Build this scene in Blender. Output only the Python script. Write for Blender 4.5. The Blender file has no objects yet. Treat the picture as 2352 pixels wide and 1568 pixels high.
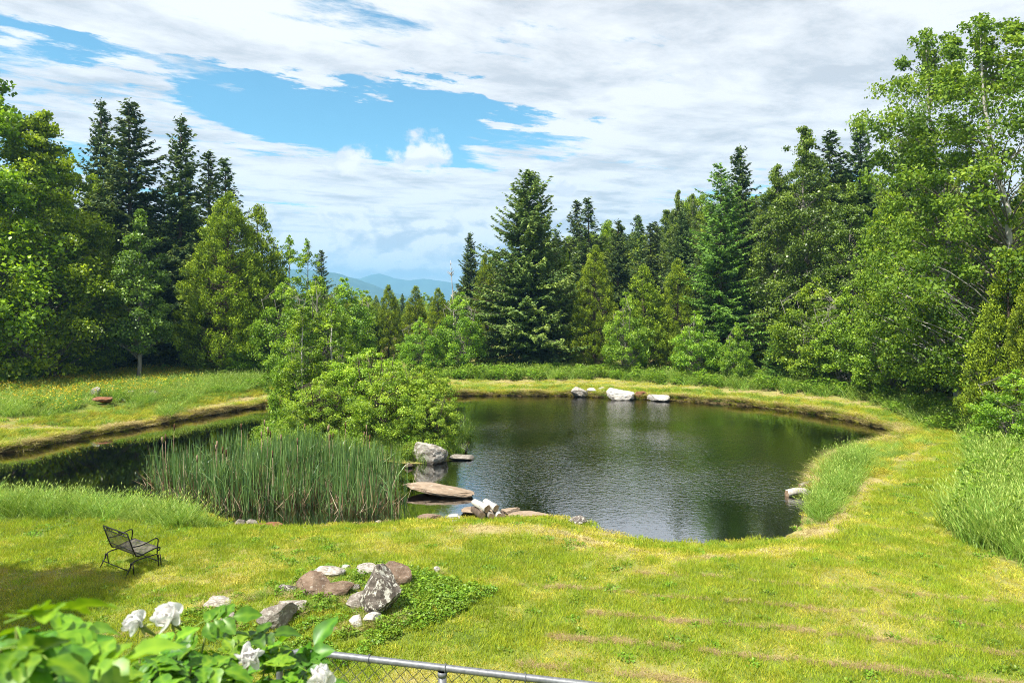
import bpy, bmesh, math, random
import numpy as np
from mathutils import Vector, Matrix, noise as mnoise

R = math.radians
sc = bpy.context.scene
col = sc.collection

# ------------------------------------------------------------------ camera
CAM_H, FPX, CX, HY = 4.9, 1568.0, 1176.0, 690.0     # eye height above the lawn; survey constants
cam_d = bpy.data.cameras.new('camera')
cam_d.lens = 24; cam_d.sensor_width = 36
cam_d.shift_y = -94 / 2352
cam_d.clip_start = 0.05; cam_d.clip_end = 20000
cam_d.dof.use_dof = True; cam_d.dof.focus_distance = 18; cam_d.dof.aperture_fstop = 5.0
cam = bpy.data.objects.new('camera', cam_d); col.objects.link(cam)
cam.location = (0, 0, CAM_H); cam.rotation_euler = (R(90), 0, 0)
sc.camera = cam

# ------------------------------------------------------------------ light
SUN_EL = R(57)
sun_h = Vector((-0.75, -0.66, 0)).normalized()
SUN = Vector((sun_h.x * math.cos(SUN_EL), sun_h.y * math.cos(SUN_EL), math.sin(SUN_EL)))
sun_d = bpy.data.lights.new('sun', 'SUN'); sun_d.energy = 5.0; sun_d.angle = R(0.5); sun_d.color = (1, 0.955, 0.87)
sun = bpy.data.objects.new('sun', sun_d); col.objects.link(sun)
sun.rotation_euler = SUN.to_track_quat('Z', 'Y').to_euler(); sun.location = (-30, -8, 40)
sc.view_settings.view_transform = 'Standard'; sc.view_settings.look = 'None'
sc.view_settings.exposure = 1.12; sc.view_settings.gamma = 1; sc.view_settings.use_curve_mapping = False
sc.cycles.use_denoising = True; sc.cycles.denoising_prefilter = 'NONE'
sc.cycles.max_bounces = 5; sc.cycles.diffuse_bounces = 2; sc.cycles.glossy_bounces = 2
sc.cycles.use_adaptive_sampling = True; sc.cycles.adaptive_threshold = 0.02; sc.cycles.filter_width = 1.0
sc.cycles.transmission_bounces = 5; sc.cycles.transparent_max_bounces = 8; sc.cycles.volume_bounces = 0
sc.cycles.caustics_reflective = False; sc.cycles.caustics_refractive = False
sc.cycles.sample_clamp_indirect = 6


# ------------------------------------------------------------------ node helpers
class NT:
    def __init__(s, nt):
        s.nt = nt; nt.nodes.clear()
    def n(s, typ, ins=None, **props):
        nd = s.nt.nodes.new(typ)
        for k, v in props.items(): setattr(nd, k, v)
        for k, v in (ins or {}).items(): s.put(nd.inputs[k], v)
        return nd
    def put(s, sock, v):
        if isinstance(v, bpy.types.NodeSocket): s.nt.links.new(v, sock)
        elif isinstance(v, bpy.types.Node): s.nt.links.new(v.outputs[0], sock)
        else:
            if hasattr(sock, 'default_value'):
                dv = sock.default_value
                if hasattr(dv, '__len__') and not isinstance(v, (int, float)) and len(dv) == 4 and len(v) == 3: v = (*v, 1)
                sock.default_value = v
    def m(s, op, a, b=0.0, c=0.0, clamp=False):
        nd = s.nt.nodes.new('ShaderNodeMath'); nd.operation = op; nd.use_clamp = clamp
        for i, v in enumerate((a, b, c)): s.put(nd.inputs[i], v)
        return nd.outputs[0]
    def ss(s, x, lo, hi, a=0.0, b=1.0):
        nd = s.nt.nodes.new('ShaderNodeMapRange'); nd.interpolation_type = 'SMOOTHSTEP'
        for i, v in enumerate((x, lo, hi, a, b)): s.put(nd.inputs[i], v)
        return nd.outputs[0]
    def mix(s, f, a, b, mode='MIX'):
        nd = s.nt.nodes.new('ShaderNodeMix'); nd.data_type = 'RGBA'; nd.blend_type = mode
        s.put(nd.inputs[0], f); s.put(nd.inputs[6], a); s.put(nd.inputs[7], b)
        return nd.outputs[2]
    def noise(s, vec, scale, detail=4, rough=0.5, dist=0.0, dims='3D'):
        nd = s.nt.nodes.new('ShaderNodeTexNoise'); nd.noise_dimensions = dims
        s.put(nd.inputs['Vector'], vec); nd.inputs['Scale'].default_value = scale
        nd.inputs['Detail'].default_value = detail; nd.inputs['Roughness'].default_value = rough
        nd.inputs['Distortion'].default_value = dist
        return nd.outputs[0]
    def xyz(s, x, y, z=0.0):
        return s.n('ShaderNodeCombineXYZ', {0: x, 1: y, 2: z}).outputs[0]
    def vm(s, op, a, b=(0, 0, 0)):
        nd = s.nt.nodes.new('ShaderNodeVectorMath'); nd.operation = op
        s.put(nd.inputs[0], a); s.put(nd.inputs[1], b)
        return nd.outputs[0]
    def ramp(s, f, stops):
        nd = s.nt.nodes.new('ShaderNodeValToRGB'); e = nd.color_ramp.elements
        while len(e) < len(stops): e.new(0.5)
        for el, (p, c) in zip(e, stops): el.position = p; el.color = (*c, 1)
        s.put(nd.inputs[0], f)
        return nd.outputs[0]


def material(name):
    m = bpy.data.materials.new(name); m.use_nodes = True
    return m, NT(m.node_tree)


# ------------------------------------------------------------------ world: clear sky with cloud layers
world = bpy.data.worlds.new('World'); sc.world = world; world.use_nodes = True
world.cycles.sampling_method = 'MANUAL'; world.cycles.sample_map_resolution = 512
w = NT(world.node_tree)
sky = w.n('ShaderNodeTexSky', sky_type='NISHITA', sun_disc=False, sun_elevation=SUN_EL,
          sun_rotation=math.atan2(SUN.x, SUN.y), altitude=400, air_density=1.0, dust_density=0.6, ozone_density=2.0)
dirv = w.n('ShaderNodeTexCoord').outputs['Generated']
sep = w.n('ShaderNodeSeparateXYZ', {0: dirv})
dx, dy, dz = sep.outputs
zc = w.m('MAXIMUM', dz, 0.03)
px, py = w.m('DIVIDE', dx, zc), w.m('DIVIDE', dy, zc)
al = w.m('ADD', w.m('MULTIPLY', px, 0.83), w.m('MULTIPLY', py, 0.55))         # along the cloud streets
ac = w.m('ADD', w.m('MULTIPLY', px, -0.55), w.m('MULTIPLY', py, 0.83))        # across them
pv = w.xyz(w.m('MULTIPLY', al, 0.42), w.m('MULTIPLY', ac, 0.8), 0.0)
big = w.noise(w.vm('ADD', pv, (3.7, 1.3, 0.4)), 0.9, 7, 0.56, 0.25)
fine = w.noise(w.xyz(w.m('MULTIPLY', al, 1.0), w.m('MULTIPLY', ac, 1.9), 5.0), 2.3, 8, 0.66, 0.2)
cov = w.m('ADD', w.m('MULTIPLY', big, 0.62), w.m('MULTIPLY', fine, 0.38))
wob = w.m('MULTIPLY', w.m('SUBTRACT', w.noise(w.xyz(al, w.m('MULTIPLY', ac, 1.6), 9.0), 1.1, 7, 0.62), 0.5), 1.9)
acw = w.m('ADD', ac, wob)
gap = w.m('MULTIPLY', w.ss(acw, 2.85, 3.1), w.ss(acw, w.ss(al, 0.2, 1.1, 3.15, 4.2), w.ss(al, 0.2, 1.1, 3.5, 4.9), 1.0, 0.0))
gap = w.m('MULTIPLY', w.m('MULTIPLY', gap, w.ss(al, 1.9, 3.3, 1.0, 0.28)), w.ss(al, -0.6, 1.0, 0.75, 1.0))
leftgap = w.m('MULTIPLY', w.ss(al, 1.2, -0.2), w.ss(acw, 1.9, 2.6))
thr = w.m('ADD', w.m('ADD', 0.402, w.m('MULTIPLY', gap, 0.178)), w.m('MULTIPLY', leftgap, 0.05))
thr = w.m('ADD', thr, w.ss(ac, 3.6, 4.6, 0.0, 0.03))
thr = w.m('SUBTRACT', thr, w.ss(al, 1.1, 2.6, 0.0, 0.085))
dens = w.ss(w.m('SUBTRACT', cov, thr), -0.03, 0.055)
shade = w.noise(w.xyz(w.m('MULTIPLY', al, 0.85), w.m('MULTIPLY', ac, 1.2), 2.0), 1.7, 8, 0.64, 0.2)
sheet = w.ramp(shade, [(0.36, (0.60, 0.612, 0.645)), (0.47, (0.79, 0.79, 0.808)), (0.56, (0.92, 0.916, 0.91))])
K = 8.9
bluegain = w.mix(1.0, sky.outputs[0], (0.88, 1.46, 1.42), 'MULTIPLY')
base = w.mix(w.m('MULTIPLY', dens, 0.95), bluegain, w.mix(1.0, sheet, (K, K, K), 'MULTIPLY'))
# cumulus bank low over the horizon, billows brighter towards the sun
az = w.m('ARCTAN2', dx, dy)
el = w.m('ARCSINE', dz)
def billow(off):
    return w.noise(w.xyz(w.m('ADD', w.m('MULTIPLY', az, 9.0), off), w.m('ADD', w.m('MULTIPLY', el, 17.0), off * -1.2), 1.5), 1.0, 7, 0.57, 0.15)
b0, b1 = billow(0.0), billow(-0.16)
win = w.m('MULTIPLY', w.ss(el, 0.006, 0.04), w.ss(el, 0.10, 0.17, 1.0, 0.0))
cum = w.ss(w.m('ADD', b0, w.m('MULTIPLY', win, 0.22)), 0.575, 0.645)
cum = w.m('MULTIPLY', cum, win)
lit = w.m('ADD', 0.5, w.m('MULTIPLY', w.m('SUBTRACT', b0, b1), 6.5))
cumcol = w.ramp(lit, [(0.1, (0.58, 0.63, 0.71)), (0.5, (0.78, 0.80, 0.83)), (0.75, (0.95, 0.95, 0.94))])
base = w.mix(cum, base, w.mix(1.0, cumcol, (K, K, K), 'MULTIPLY'))
# separate puffs in the blue
pn = w.noise(w.xyz(w.m('MULTIPLY', az, 26.0), w.m('MULTIPLY', el, 30.0), 4.0), 1.0, 6, 0.6)
for (u, v, ru, rv) in ((-0.134, 0.213, 0.046, 0.036), (-0.237, 0.205, 0.042, 0.024), (0.075, 0.262 - 0.10, 0.028, 0.018), (-0.105, 0.062, 0.014, 0.018)):
    a0, e0 = math.atan(u), math.atan(v * math.cos(math.atan(u)))
    rr = w.m('SQRT', w.m('ADD', w.m('POWER', w.m('ABSOLUTE', w.m('DIVIDE', w.m('SUBTRACT', az, a0), ru)), 2.0),
                         w.m('POWER', w.m('ABSOLUTE', w.m('DIVIDE', w.m('SUBTRACT', el, e0), rv)), 2.0)))
    pm = w.ss(w.m('ADD', w.m('SUBTRACT', 1.0, rr), w.m('MULTIPLY', w.m('SUBTRACT', pn, 0.5), 2.4)), 0.05, 0.55)
    pm = w.m('MULTIPLY', pm, w.ss(rr, 1.1, 1.6, 1.0, 0.0))
    base = w.mix(pm, base, w.mix(1.0, w.ramp(lit, [(0.2, (0.74, 0.77, 0.83)), (0.75, (0.93, 0.93, 0.92))]), (K, K, K), 'MULTIPLY'))
# pale air right at the horizon
base = w.mix(w.ss(el, 0.0, 0.04, 0.5, 0.0), base, (0.66 * K, 0.78 * K, 0.88 * K))
bg = w.n('ShaderNodeBackground', {'Color': base, 'Strength': 0.062})
w.n('ShaderNodeOutputWorld', {0: bg})


# ------------------------------------------------------------------ geometry helpers
class Acc:
    """collects vertices, faces and a per-vertex tint"""
    def __init__(s): s.V, s.F, s.T, s.n = [], [], [], 0
    def add(s, V, F, tint=0.5):
        V = np.asarray(V, float).reshape(-1, 3); F = np.asarray(F, int)
        s.V.append(V); s.F.append(F + s.n)
        s.T.append(np.full(len(V), tint) if np.isscalar(tint) else np.asarray(tint, float)); s.n += len(V)
    def box(s, c, size, rot=None, tint=0.5):
        x, y, z = np.array(size) / 2
        V = np.array([(i * x, j * y, k * z) for i in (-1, 1) for j in (-1, 1) for k in (-1, 1)])
        if rot is not None: V = V @ np.array(rot).T
        s.add(V + np.array(c), [(0, 1, 3, 2), (4, 6, 7, 5), (0, 4, 5, 1), (2, 3, 7, 6), (0, 2, 6, 4), (1, 5, 7, 3)], tint)
    def tube(s, P, rad, sides=6, tint=0.5, caps=True):
        P = np.asarray(P, float)
        if np.ndim(rad) == 0: P = P[np.concatenate(([True], np.linalg.norm(np.diff(P, axis=0), axis=1) > 1e-6))]
        k = len(P); rad = np.broadcast_to(np.asarray(rad, float), (k,))
        T = np.gradient(P, axis=0); T /= np.linalg.norm(T, axis=1)[:, None] + 1e-9
        ref = np.array((0, 0, 1.0)) if abs(T[0, 2]) < 0.8 else np.array((1.0, 0, 0))
        V = []
        A = np.cross(T[0], ref); A /= np.linalg.norm(A)
        for i in range(k):
            A = A - T[i] * A.dot(T[i]); A /= np.linalg.norm(A) + 1e-9
            B = np.cross(T[i], A)
            a = np.arange(sides) / sides * 2 * np.pi
            V.append(P[i] + rad[i] * (np.cos(a)[:, None] * A + np.sin(a)[:, None] * B))
        V = np.concatenate(V)
        F = [(i * sides + j, i * sides + (j + 1) % sides, (i + 1) * sides + (j + 1) % sides, (i + 1) * sides + j)
             for i in range(k - 1) for j in range(sides)]
        n0 = s.n
        s.add(V, F, tint)
        if caps:
            for i, sg in ((0, 1), (k - 1, -1)):
                n1 = s.n; s.add([P[i]], np.zeros((0, 4), int), tint)
                b = n0 + i * sides
                s.F.append(np.array([(b + (j + 1) % sides, b + j, n1) if sg > 0 else (b + j, b + (j + 1) % sides, n1) for j in range(sides)]))
    def kites(s, C, U, N, L, W, tint, fold=0.18):
        """leaf-shaped quads: centre, long axis, approximate normal"""
        U = U / (np.linalg.norm(U, axis=1)[:, None] + 1e-9)
        S = np.cross(N, U); S /= np.linalg.norm(S, axis=1)[:, None] + 1e-9
        N = np.cross(U, S)
        L = np.broadcast_to(L, (len(C),))[:, None]; W = np.broadcast_to(W, (len(C),))[:, None]
        V = np.empty((len(C), 4, 3))
        V[:, 0] = C - U * L * .5
        V[:, 1] = C + S * W * .5 + N * W * fold - U * L * .06
        V[:, 2] = C + U * L * .5
        V[:, 3] = C - S * W * .5 + N * W * fold - U * L * .06
        F = np.arange(len(C) * 4).reshape(-1, 4)
        s.add(V.reshape(-1, 3), F, np.repeat(tint, 4))
    def mesh(s, name, mat=None, smooth=False, tint=True):
        me = bpy.data.meshes.new(name)
        V = np.concatenate(s.V); me.vertices.add(len(V)); me.vertices.foreach_set('co', V.ravel())
        Fs = [f for f in s.F if len(f)]
        nl = sum(f.size for f in Fs); npol = sum(len(f) for f in Fs)
        me.loops.add(nl); me.polygons.add(npol)
        me.loops.foreach_set('vertex_index', np.concatenate([f.ravel() for f in Fs]))
        tot = np.concatenate([np.full(len(f), f.shape[1]) for f in Fs])
        me.polygons.foreach_set('loop_start', np.concatenate(([0], np.cumsum(tot)[:-1])).astype(np.int32))
        me.update(calc_edges=True)
        if tint:
            a = me.attributes.new('tint', 'FLOAT', 'POINT'); a.data.foreach_set('value', np.concatenate(s.T))
        if mat: me.materials.append(mat)
        if smooth: me.polygons.foreach_set('use_smooth', np.ones(npol, bool))
        me.validate()
        return me


def obj(name, me, parent=None, loc=(0, 0, 0), rot=(0, 0, 0), scale=(1, 1, 1)):
    o = bpy.data.objects.new(name, me); col.objects.link(o)
    o.location = loc; o.rotation_euler = rot; o.scale = scale
    if parent: o.parent = parent
    return o
def tag(o, label=None, cat=None, group=None, kind=None):
    if label: o['label'] = label
    if cat: o['category'] = cat
    if group: o['group'] = group
    if kind: o['kind'] = kind
    return o
def empty(name, loc=(0, 0, 0), rot=(0, 0, 0)):
    o = obj(name, None, None, loc, rot); o.empty_display_size = 0.1
    return o

def smooth(x): x = np.clip(x, 0, 1); return x * x * (3 - 2 * x)
def vnoise(x, y, seed=0):
    """cheap smooth value noise, arrays in, about -1..1 out"""
    xi, yi = np.floor(x), np.floor(y); xf, yf = smooth(x - xi), smooth(y - yi)
    def h(a, b):
        t = np.sin(a * 127.1 + b * 311.7 + seed * 74.7) * 43758.5453
        return (t - np.floor(t)) * 2 - 1
    return (h(xi, yi) * (1 - xf) + h(xi + 1, yi) * xf) * (1 - yf) + (h(xi, yi + 1) * (1 - xf) + h(xi + 1, yi + 1) * xf) * yf
def fbm(x, y, seed=0, o=4):
    return sum(vnoise(x * 2 ** i, y * 2 ** i, seed + i) * 0.5 ** i for i in range(o)) / 1.8

def P(u, v, z=0.0):
    """survey point: where the sight line through a picture point meets level z"""
    d = (CAM_H - z) * FPX / (v - HY)
    return ((u - CX) / FPX * d, d)
def PX(u, d): return (u - CX) / FPX * d
def ZV(v, d): return CAM_H - (v - HY) / FPX * d

# ------------------------------------------------------------------ the lie of the land
WATER = -0.5
shore = [P(0, 1040, WATER), P(60, 1032, WATER), P(180, 1005, WATER), P(330, 980, WATER), P(480, 952, WATER), P(620, 930, WATER),
         P(700, 921, WATER), P(850, 912, WATER), P(1050, 908, WATER), P(1300, 909, WATER), P(1430, 914, WATER), P(1540, 919, WATER), P(1680, 928, WATER),
         P(1800, 941, WATER), P(1900, 955, WATER), P(1980, 972, WATER), P(2040, 986, WATER), P(2072, 999, WATER), P(2055, 1017, WATER), P(1975, 1036, WATER),
         P(1895, 1075, WATER), P(1872, 1110, WATER), P(1856, 1150, WATER), P(1842, 1205, WATER), P(1795, 1240, WATER), P(1700, 1252, WATER), P(1600, 1254, WATER),
         P(1500, 1251, WATER), P(1410, 1235, WATER), P(1350, 1207, WATER), P(1280, 1191, WATER), P(1150, 1192, WATER), P(1000, 1197, WATER),
         P(880, 1206, WATER), P(700, 1217, WATER), P(570, 1212, WATER), P(490, 1193, WATER), (-8.9, 17.6), (-11.2, 18.1), (-14, 18.7), (-17.5, 19.6), (-20.5, 21.5), (-20.8, 23.4)]
shore = np.array(shore)
island = [(-5.7, 26.0, 4.1, 2.7), (-3.2, 23.9, 1.5, 1.3), (-6.8, 23.4, 2.6, 1.6)]

def sd_poly(x, y, poly):
    d = np.full(x.shape, 1e9); ins = np.zeros(x.shape, bool)
    n = len(poly)
    for i in range(n):
        ax, ay = poly[i]; bx, by = poly[(i + 1) % n]
        ex, ey = bx - ax, by - ay
        t = np.clip(((x - ax) * ex + (y - ay) * ey) / (ex * ex + ey * ey), 0, 1)
        d = np.minimum(d, (x - ax - t * ex) ** 2 + (y - ay - t * ey) ** 2)
        c = (ay > y) != (by > y)
        ins ^= c & (x < (bx - ax) * (y - ay) / (by - ay + 1e-12) + ax)
    d = np.sqrt(d)
    return np.where(ins, -d, d)
def sd_water(x, y):
    x = np.asarray(x, float); y = np.asarray(y, float)
    s = sd_poly(x, y, shore) + 0.10 * fbm(x * 1.3, y * 1.3, 3) + 0.05 * vnoise(x * 4, y * 4, 8)
    for cx, cy, rx, ry in island:
        q = np.hypot((x - cx) / rx, (y - cy) / ry)
        s = np.maximum(s, (1 - q) * min(rx, ry))
    return s
MOUND = P(800, 1385, 0.1)
def ground_z(x, y):
    x = np.asarray(x, float); y = np.asarray(y, float)
    s = sd_water(x, y)
    near = smooth((21.5 - y) / 4.0) * smooth((9.5 - x) / 2.0 + 0.2)
    isl = np.zeros_like(s)
    for cx, cy, rx, ry in island: isl = np.maximum(isl, np.hypot((x - cx) / rx, (y - cy) / ry) < 1.15)
    cut = 0.19 + 0.11 * fbm(x * .9, y * .9, 61)
    steep = WATER + cut * smooth(s / 0.12) + (0.64 - cut + 0.16 * smooth((-x - 10) / 6)) * smooth(s / 4.5)
    gentle = WATER + 0.12 * smooth(s / 0.12) + 0.38 * smooth(s / 2.4)
    out = steep * (1 - near) + gentle * near
    out = np.where(isl > 0, WATER + 0.22 * smooth(s / 0.8) + 0.1 * smooth(s / 3), out)
    ins = WATER - 0.16 * smooth(-s / 0.4) - 1.1 * smooth((-s - 0.2) / 4.5)
    z = np.where(s > 0, out, ins)
    z = z + np.where(s > 0, 1, 0) * smooth(s / 1.0) * (0.05 * fbm(x * .25, y * .25, 21) + 0.02 * fbm(x * 1.1, y * 1.1, 5))
    z = z + 1.65 * smooth((8.6 - y) / 4.4)
    q = np.hypot((x - MOUND[0]) / 2.4, (y - MOUND[1]) / 1.5)
    z = z + 0.22 * smooth(1.25 - q) + 0.4 * smooth((y - 46) / 12) * smooth((60 - y) / 20 + 0.5)
    far = np.hypot(x, y)
    return z - 14 * smooth((far - 150) / 900)
def gz(x, y): return float(ground_z(np.array([x]), np.array([y]))[0])

def spaced(lo, hi, step, outer, g=1.35):
    c = list(np.arange(lo, hi + 1e-6, step)); s = step
    while c[-1] < outer: s *= g; c.append(c[-1] + s)
    s = step
    while c[0] > -outer: s *= g; c.insert(0, c[0] - s)
    return np.array(c)
gx = spaced(-24, 20, 0.16, 6500); gy = spaced(5, 45, 0.16, 6500)
GX, GY = np.meshgrid(gx, gy)
S0 = sd_water(GX.ravel(), GY.ravel())
GZ = ground_z(GX.ravel(), GY.ravel())

# how dry (straw) the mown turf is, from -1 lush to 1 straw
track = [P(2085, 985, 0), P(2140, 1010, 0), P(2060, 1040, 0), P(1990, 1085, 0), P(1930, 1160, 0), P(1850, 1215, 0), P(1760, 1262, 0), P(1600, 1275, 0), P(1420, 1245, 0), P(1290, 1208, 0), P(1080, 1212, 0)]
path_l = [P(-60, 966, .3), P(100, 957, .3), P(250, 947, .3), P(420, 925, .3), P(520, 905, .2), P(620, 892, .2)]
def d_line(x, y, pts):
    d = np.full(x.shape, 1e9)
    for (ax, ay), (bx, by) in zip(pts[:-1], pts[1:]):
        ex, ey = bx - ax, by - ay
        t = np.clip(((x - ax) * ex + (y - ay) * ey) / (ex * ex + ey * ey), 0, 1)
        d = np.minimum(d, np.hypot(x - ax - t * ex, y - ay - t * ey))
    return d
def dryness(x, y):
    v = 0.75 * fbm(x * .55, y * .9, 40) + 0.55 * fbm(x * 1.6, y * 2.6, 41)
    v = v + 0.75 * np.exp(-(d_line(x, y, track) / 0.45) ** 2) + 0.9 * np.exp(-(d_line(x, y, path_l) / 0.5) ** 2)
    s = sd_water(x, y)
    v = v + 0.5 * np.exp(-(s / 0.5) ** 2)
    v = v + 0.5 * smooth((y - 27) / 6) * smooth((x + 4) / 4)
    return v

# ------------------------------------------------------------------ materials of the ground
m_ground, g = material('turf_ground')
pos = g.n('ShaderNodeNewGeometry').outputs['Position']
n1 = g.noise(pos, 1.1, 5, 0.6); n2 = g.noise(pos, 14.0, 4, 0.65); n3 = g.noise(pos, 60.0, 3, 0.6)
dry = g.n('ShaderNodeAttribute', attribute_name='dry').outputs['Fac']
wet = g.n('ShaderNodeAttribute', attribute_name='mud').outputs['Fac']
f = g.m('ADD', g.m('MULTIPLY', dry, 0.45), g.m('ADD', g.m('MULTIPLY', n2, 0.6), g.m('MULTIPLY', n1, 0.3)))
c = g.ramp(f, [(0.25, (0.075, 0.115, 0.018)), (0.5, (0.155, 0.19, 0.03)), (0.72, (0.24, 0.225, 0.07)), (0.95, (0.33, 0.27, 0.12))])
mudc = g.ramp(n2, [(0.3, (0.055, 0.036, 0.016)), (0.7, (0.17, 0.105, 0.04))])
c = g.mix(wet, c, mudc)
bmp = g.n('ShaderNodeBump', {'Height': g.m('ADD', n3, g.m('MULTIPLY', n2, 2.0)), 'Strength': 0.5, 'Distance': 0.03})
b = g.n('ShaderNodeBsdfPrincipled', {'Base Color': c, 'Roughness': 0.9, 'Normal': bmp.outputs[0], 'Specular IOR Level': 0.15})
g.n('ShaderNodeOutputMaterial', {0: b})

m_water, g = material('pond_water')
pos = g.n('ShaderNodeNewGeometry').outputs['Position']
sp = g.n('ShaderNodeSeparateXYZ', {0: pos})
calm = g.noise(pos, 0.16, 3, 0.5)
open_w = g.m('MULTIPLY', g.ss(sp.outputs[0], -3.2, 0.5), g.ss(sp.outputs[0], 7.0, 12.0, 1.0, 0.12))
open_w = g.m('MULTIPLY', open_w, g.ss(sp.outputs[1], 15.4, 20.5, 0.16, 1.0))
amt = g.m('ADD', 0.006, g.m('MULTIPLY', open_w, g.ss(calm, 0.38, 0.60, 0.45, 1.0)))
sv = g.xyz(g.m('MULTIPLY', sp.outputs[0], 1.0), g.m('MULTIPLY', sp.outputs[1], 1.25), 0.0)
r1 = g.noise(sv, 6.6, 3, 0.58, 0.4); r2 = g.noise(g.vm('ADD', sv, (7, 3, 0)), 2.0, 2, 0.5)
hgt = g.m('MULTIPLY', g.m('ADD', r1, g.m('MULTIPLY', r2, 0.5)), amt)
bmp = g.n('ShaderNodeBump', {'Height': hgt, 'Strength': 1.0, 'Distance': 0.024})
fr = g.n('ShaderNodeFresnel', {'IOR': 2.3, 'Normal': bmp.outputs[0]})
gl = g.n('ShaderNodeBsdfGlossy', {'Color': (0.97, 0.97, 0.97), 'Roughness': 0.03, 'Normal': bmp.outputs[0]})
tr = g.n('ShaderNodeBsdfTransparent', {'Color': (0.62, 0.47, 0.18)})
mx = g.n('ShaderNodeMixShader', {0: g.m('ADD', 0.36, g.m('MULTIPLY', fr.outputs[0], 0.64)), 1: tr.outputs[0], 2: gl.outputs[0]})
g.n('ShaderNodeOutputMaterial', {0: mx})


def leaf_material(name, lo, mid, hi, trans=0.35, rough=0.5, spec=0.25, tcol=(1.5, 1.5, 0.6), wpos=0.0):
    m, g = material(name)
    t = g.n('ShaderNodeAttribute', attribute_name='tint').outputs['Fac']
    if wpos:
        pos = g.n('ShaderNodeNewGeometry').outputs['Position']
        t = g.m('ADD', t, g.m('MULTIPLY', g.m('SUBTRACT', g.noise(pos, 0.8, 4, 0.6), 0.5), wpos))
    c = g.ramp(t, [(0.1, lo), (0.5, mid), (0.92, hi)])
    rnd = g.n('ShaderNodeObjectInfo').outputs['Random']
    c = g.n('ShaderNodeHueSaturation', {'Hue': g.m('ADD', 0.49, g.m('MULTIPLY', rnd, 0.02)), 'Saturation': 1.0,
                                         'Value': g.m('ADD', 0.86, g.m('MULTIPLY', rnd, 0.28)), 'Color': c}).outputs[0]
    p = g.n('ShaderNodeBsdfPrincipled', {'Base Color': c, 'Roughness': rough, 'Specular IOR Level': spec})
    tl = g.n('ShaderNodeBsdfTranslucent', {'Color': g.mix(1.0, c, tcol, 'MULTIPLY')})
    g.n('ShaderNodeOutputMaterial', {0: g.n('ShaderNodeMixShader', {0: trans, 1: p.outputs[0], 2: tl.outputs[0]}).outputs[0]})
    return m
M_spruce = leaf_material('spruce_needles', (0.029, 0.056, 0.017), (0.067, 0.116, 0.031), (0.191, 0.244, 0.043), 0.12, 0.55, 0.2)
M_spruce_y = leaf_material('spruce_needles_olive', (0.037, 0.067, 0.019), (0.102, 0.160, 0.033), (0.278, 0.336, 0.066), 0.15, 0.55, 0.2)
M_larch = leaf_material('larch_needles', (0.048, 0.097, 0.018), (0.122, 0.227, 0.035), (0.244, 0.389, 0.060), 0.25, 0.55, 0.2)
M_cedar = leaf_material('cedar_sprays', (0.060, 0.102, 0.010), (0.175, 0.256, 0.019), (0.411, 0.514, 0.036), 0.22, 0.55, 0.15)
M_maple = leaf_material('maple_leaves', (0.078, 0.143, 0.009), (0.197, 0.315, 0.015), (0.445, 0.589, 0.022), 0.38, 0.42, 0.35)
M_birch = leaf_material('birch_leaves', (0.051, 0.103, 0.010), (0.128, 0.221, 0.018), (0.272, 0.369, 0.038), 0.32, 0.55, 0.2)
M_aspen = leaf_material('aspen_leaves', (0.048, 0.090, 0.011), (0.122, 0.202, 0.021), (0.272, 0.383, 0.053), 0.3, 0.4, 0.45)
M_alder = leaf_material('alder_leaves', (0.076, 0.146, 0.010), (0.181, 0.310, 0.022), (0.381, 0.517, 0.044), 0.36, 0.45, 0.35)
M_willow = leaf_material('willow_leaves', (0.096, 0.171, 0.015), (0.240, 0.377, 0.033), (0.497, 0.616, 0.066), 0.36, 0.45, 0.35)
M_grass = leaf_material('grass_blades', (0.140, 0.220, 0.012), (0.281, 0.361, 0.022), (0.505, 0.489, 0.050), 0.35, 0.55, 0.2, (1.3, 1.3, 0.6), 0.9)
M_grass_y = leaf_material('grass_blades_yellow', (0.238, 0.260, 0.020), (0.437, 0.410, 0.040), (0.608, 0.522, 0.100), 0.3, 0.6, 0.2, (1.2, 1.2, 0.7), 0.8)
M_straw = leaf_material('straw_blades', (0.24, 0.20, 0.06), (0.44, 0.36, 0.15), (0.58, 0.49, 0.26), 0.25, 0.7, 0.1, (1.1, 1.1, 0.8), 0.6)
M_tall = leaf_material('tall_grass_blades', (0.091, 0.180, 0.018), (0.195, 0.324, 0.040), (0.416, 0.504, 0.120), 0.35, 0.5, 0.3, (1.3, 1.3, 0.6), 0.7)
M_weed = leaf_material('weed_leaves', (0.065, 0.144, 0.012), (0.156, 0.276, 0.020), (0.312, 0.432, 0.040), 0.35, 0.45, 0.3, (1.3, 1.3, 0.6), 0.5)
M_cattail = leaf_material('cattail_leaves', (0.049, 0.118, 0.035), (0.099, 0.199, 0.058), (0.214, 0.343, 0.105), 0.25, 0.4, 0.4)
M_deadreed = leaf_material('dead_reeds', (0.10, 0.06, 0.03), (0.28, 0.20, 0.11), (0.50, 0.42, 0.30), 0.15, 0.8, 0.1)
M_yellow = leaf_material('buttercup_petals', (0.560, 0.360, 0.010), (0.640, 0.464, 0.015), (0.680, 0.528, 0.030), 0.2, 0.4, 0.3, (1, 1, 1))
M_brown = leaf_material('cattail_spike', (0.06, 0.03, 0.015), (0.13, 0.07, 0.03), (0.30, 0.22, 0.14), 0.0, 0.9, 0.1)
M_rose = leaf_material('rose_leaves', (0.03, 0.10, 0.006), (0.085, 0.22, 0.010), (0.22, 0.38, 0.02), 0.32, 0.42, 0.4, (1.5, 1.4, 0.35))
M_petal = leaf_material('white_petals', (0.80, 0.78, 0.74), (0.84, 0.82, 0.79), (0.86, 0.85, 0.82), 0.4, 0.6, 0.2, (1, 1, 1))


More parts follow.
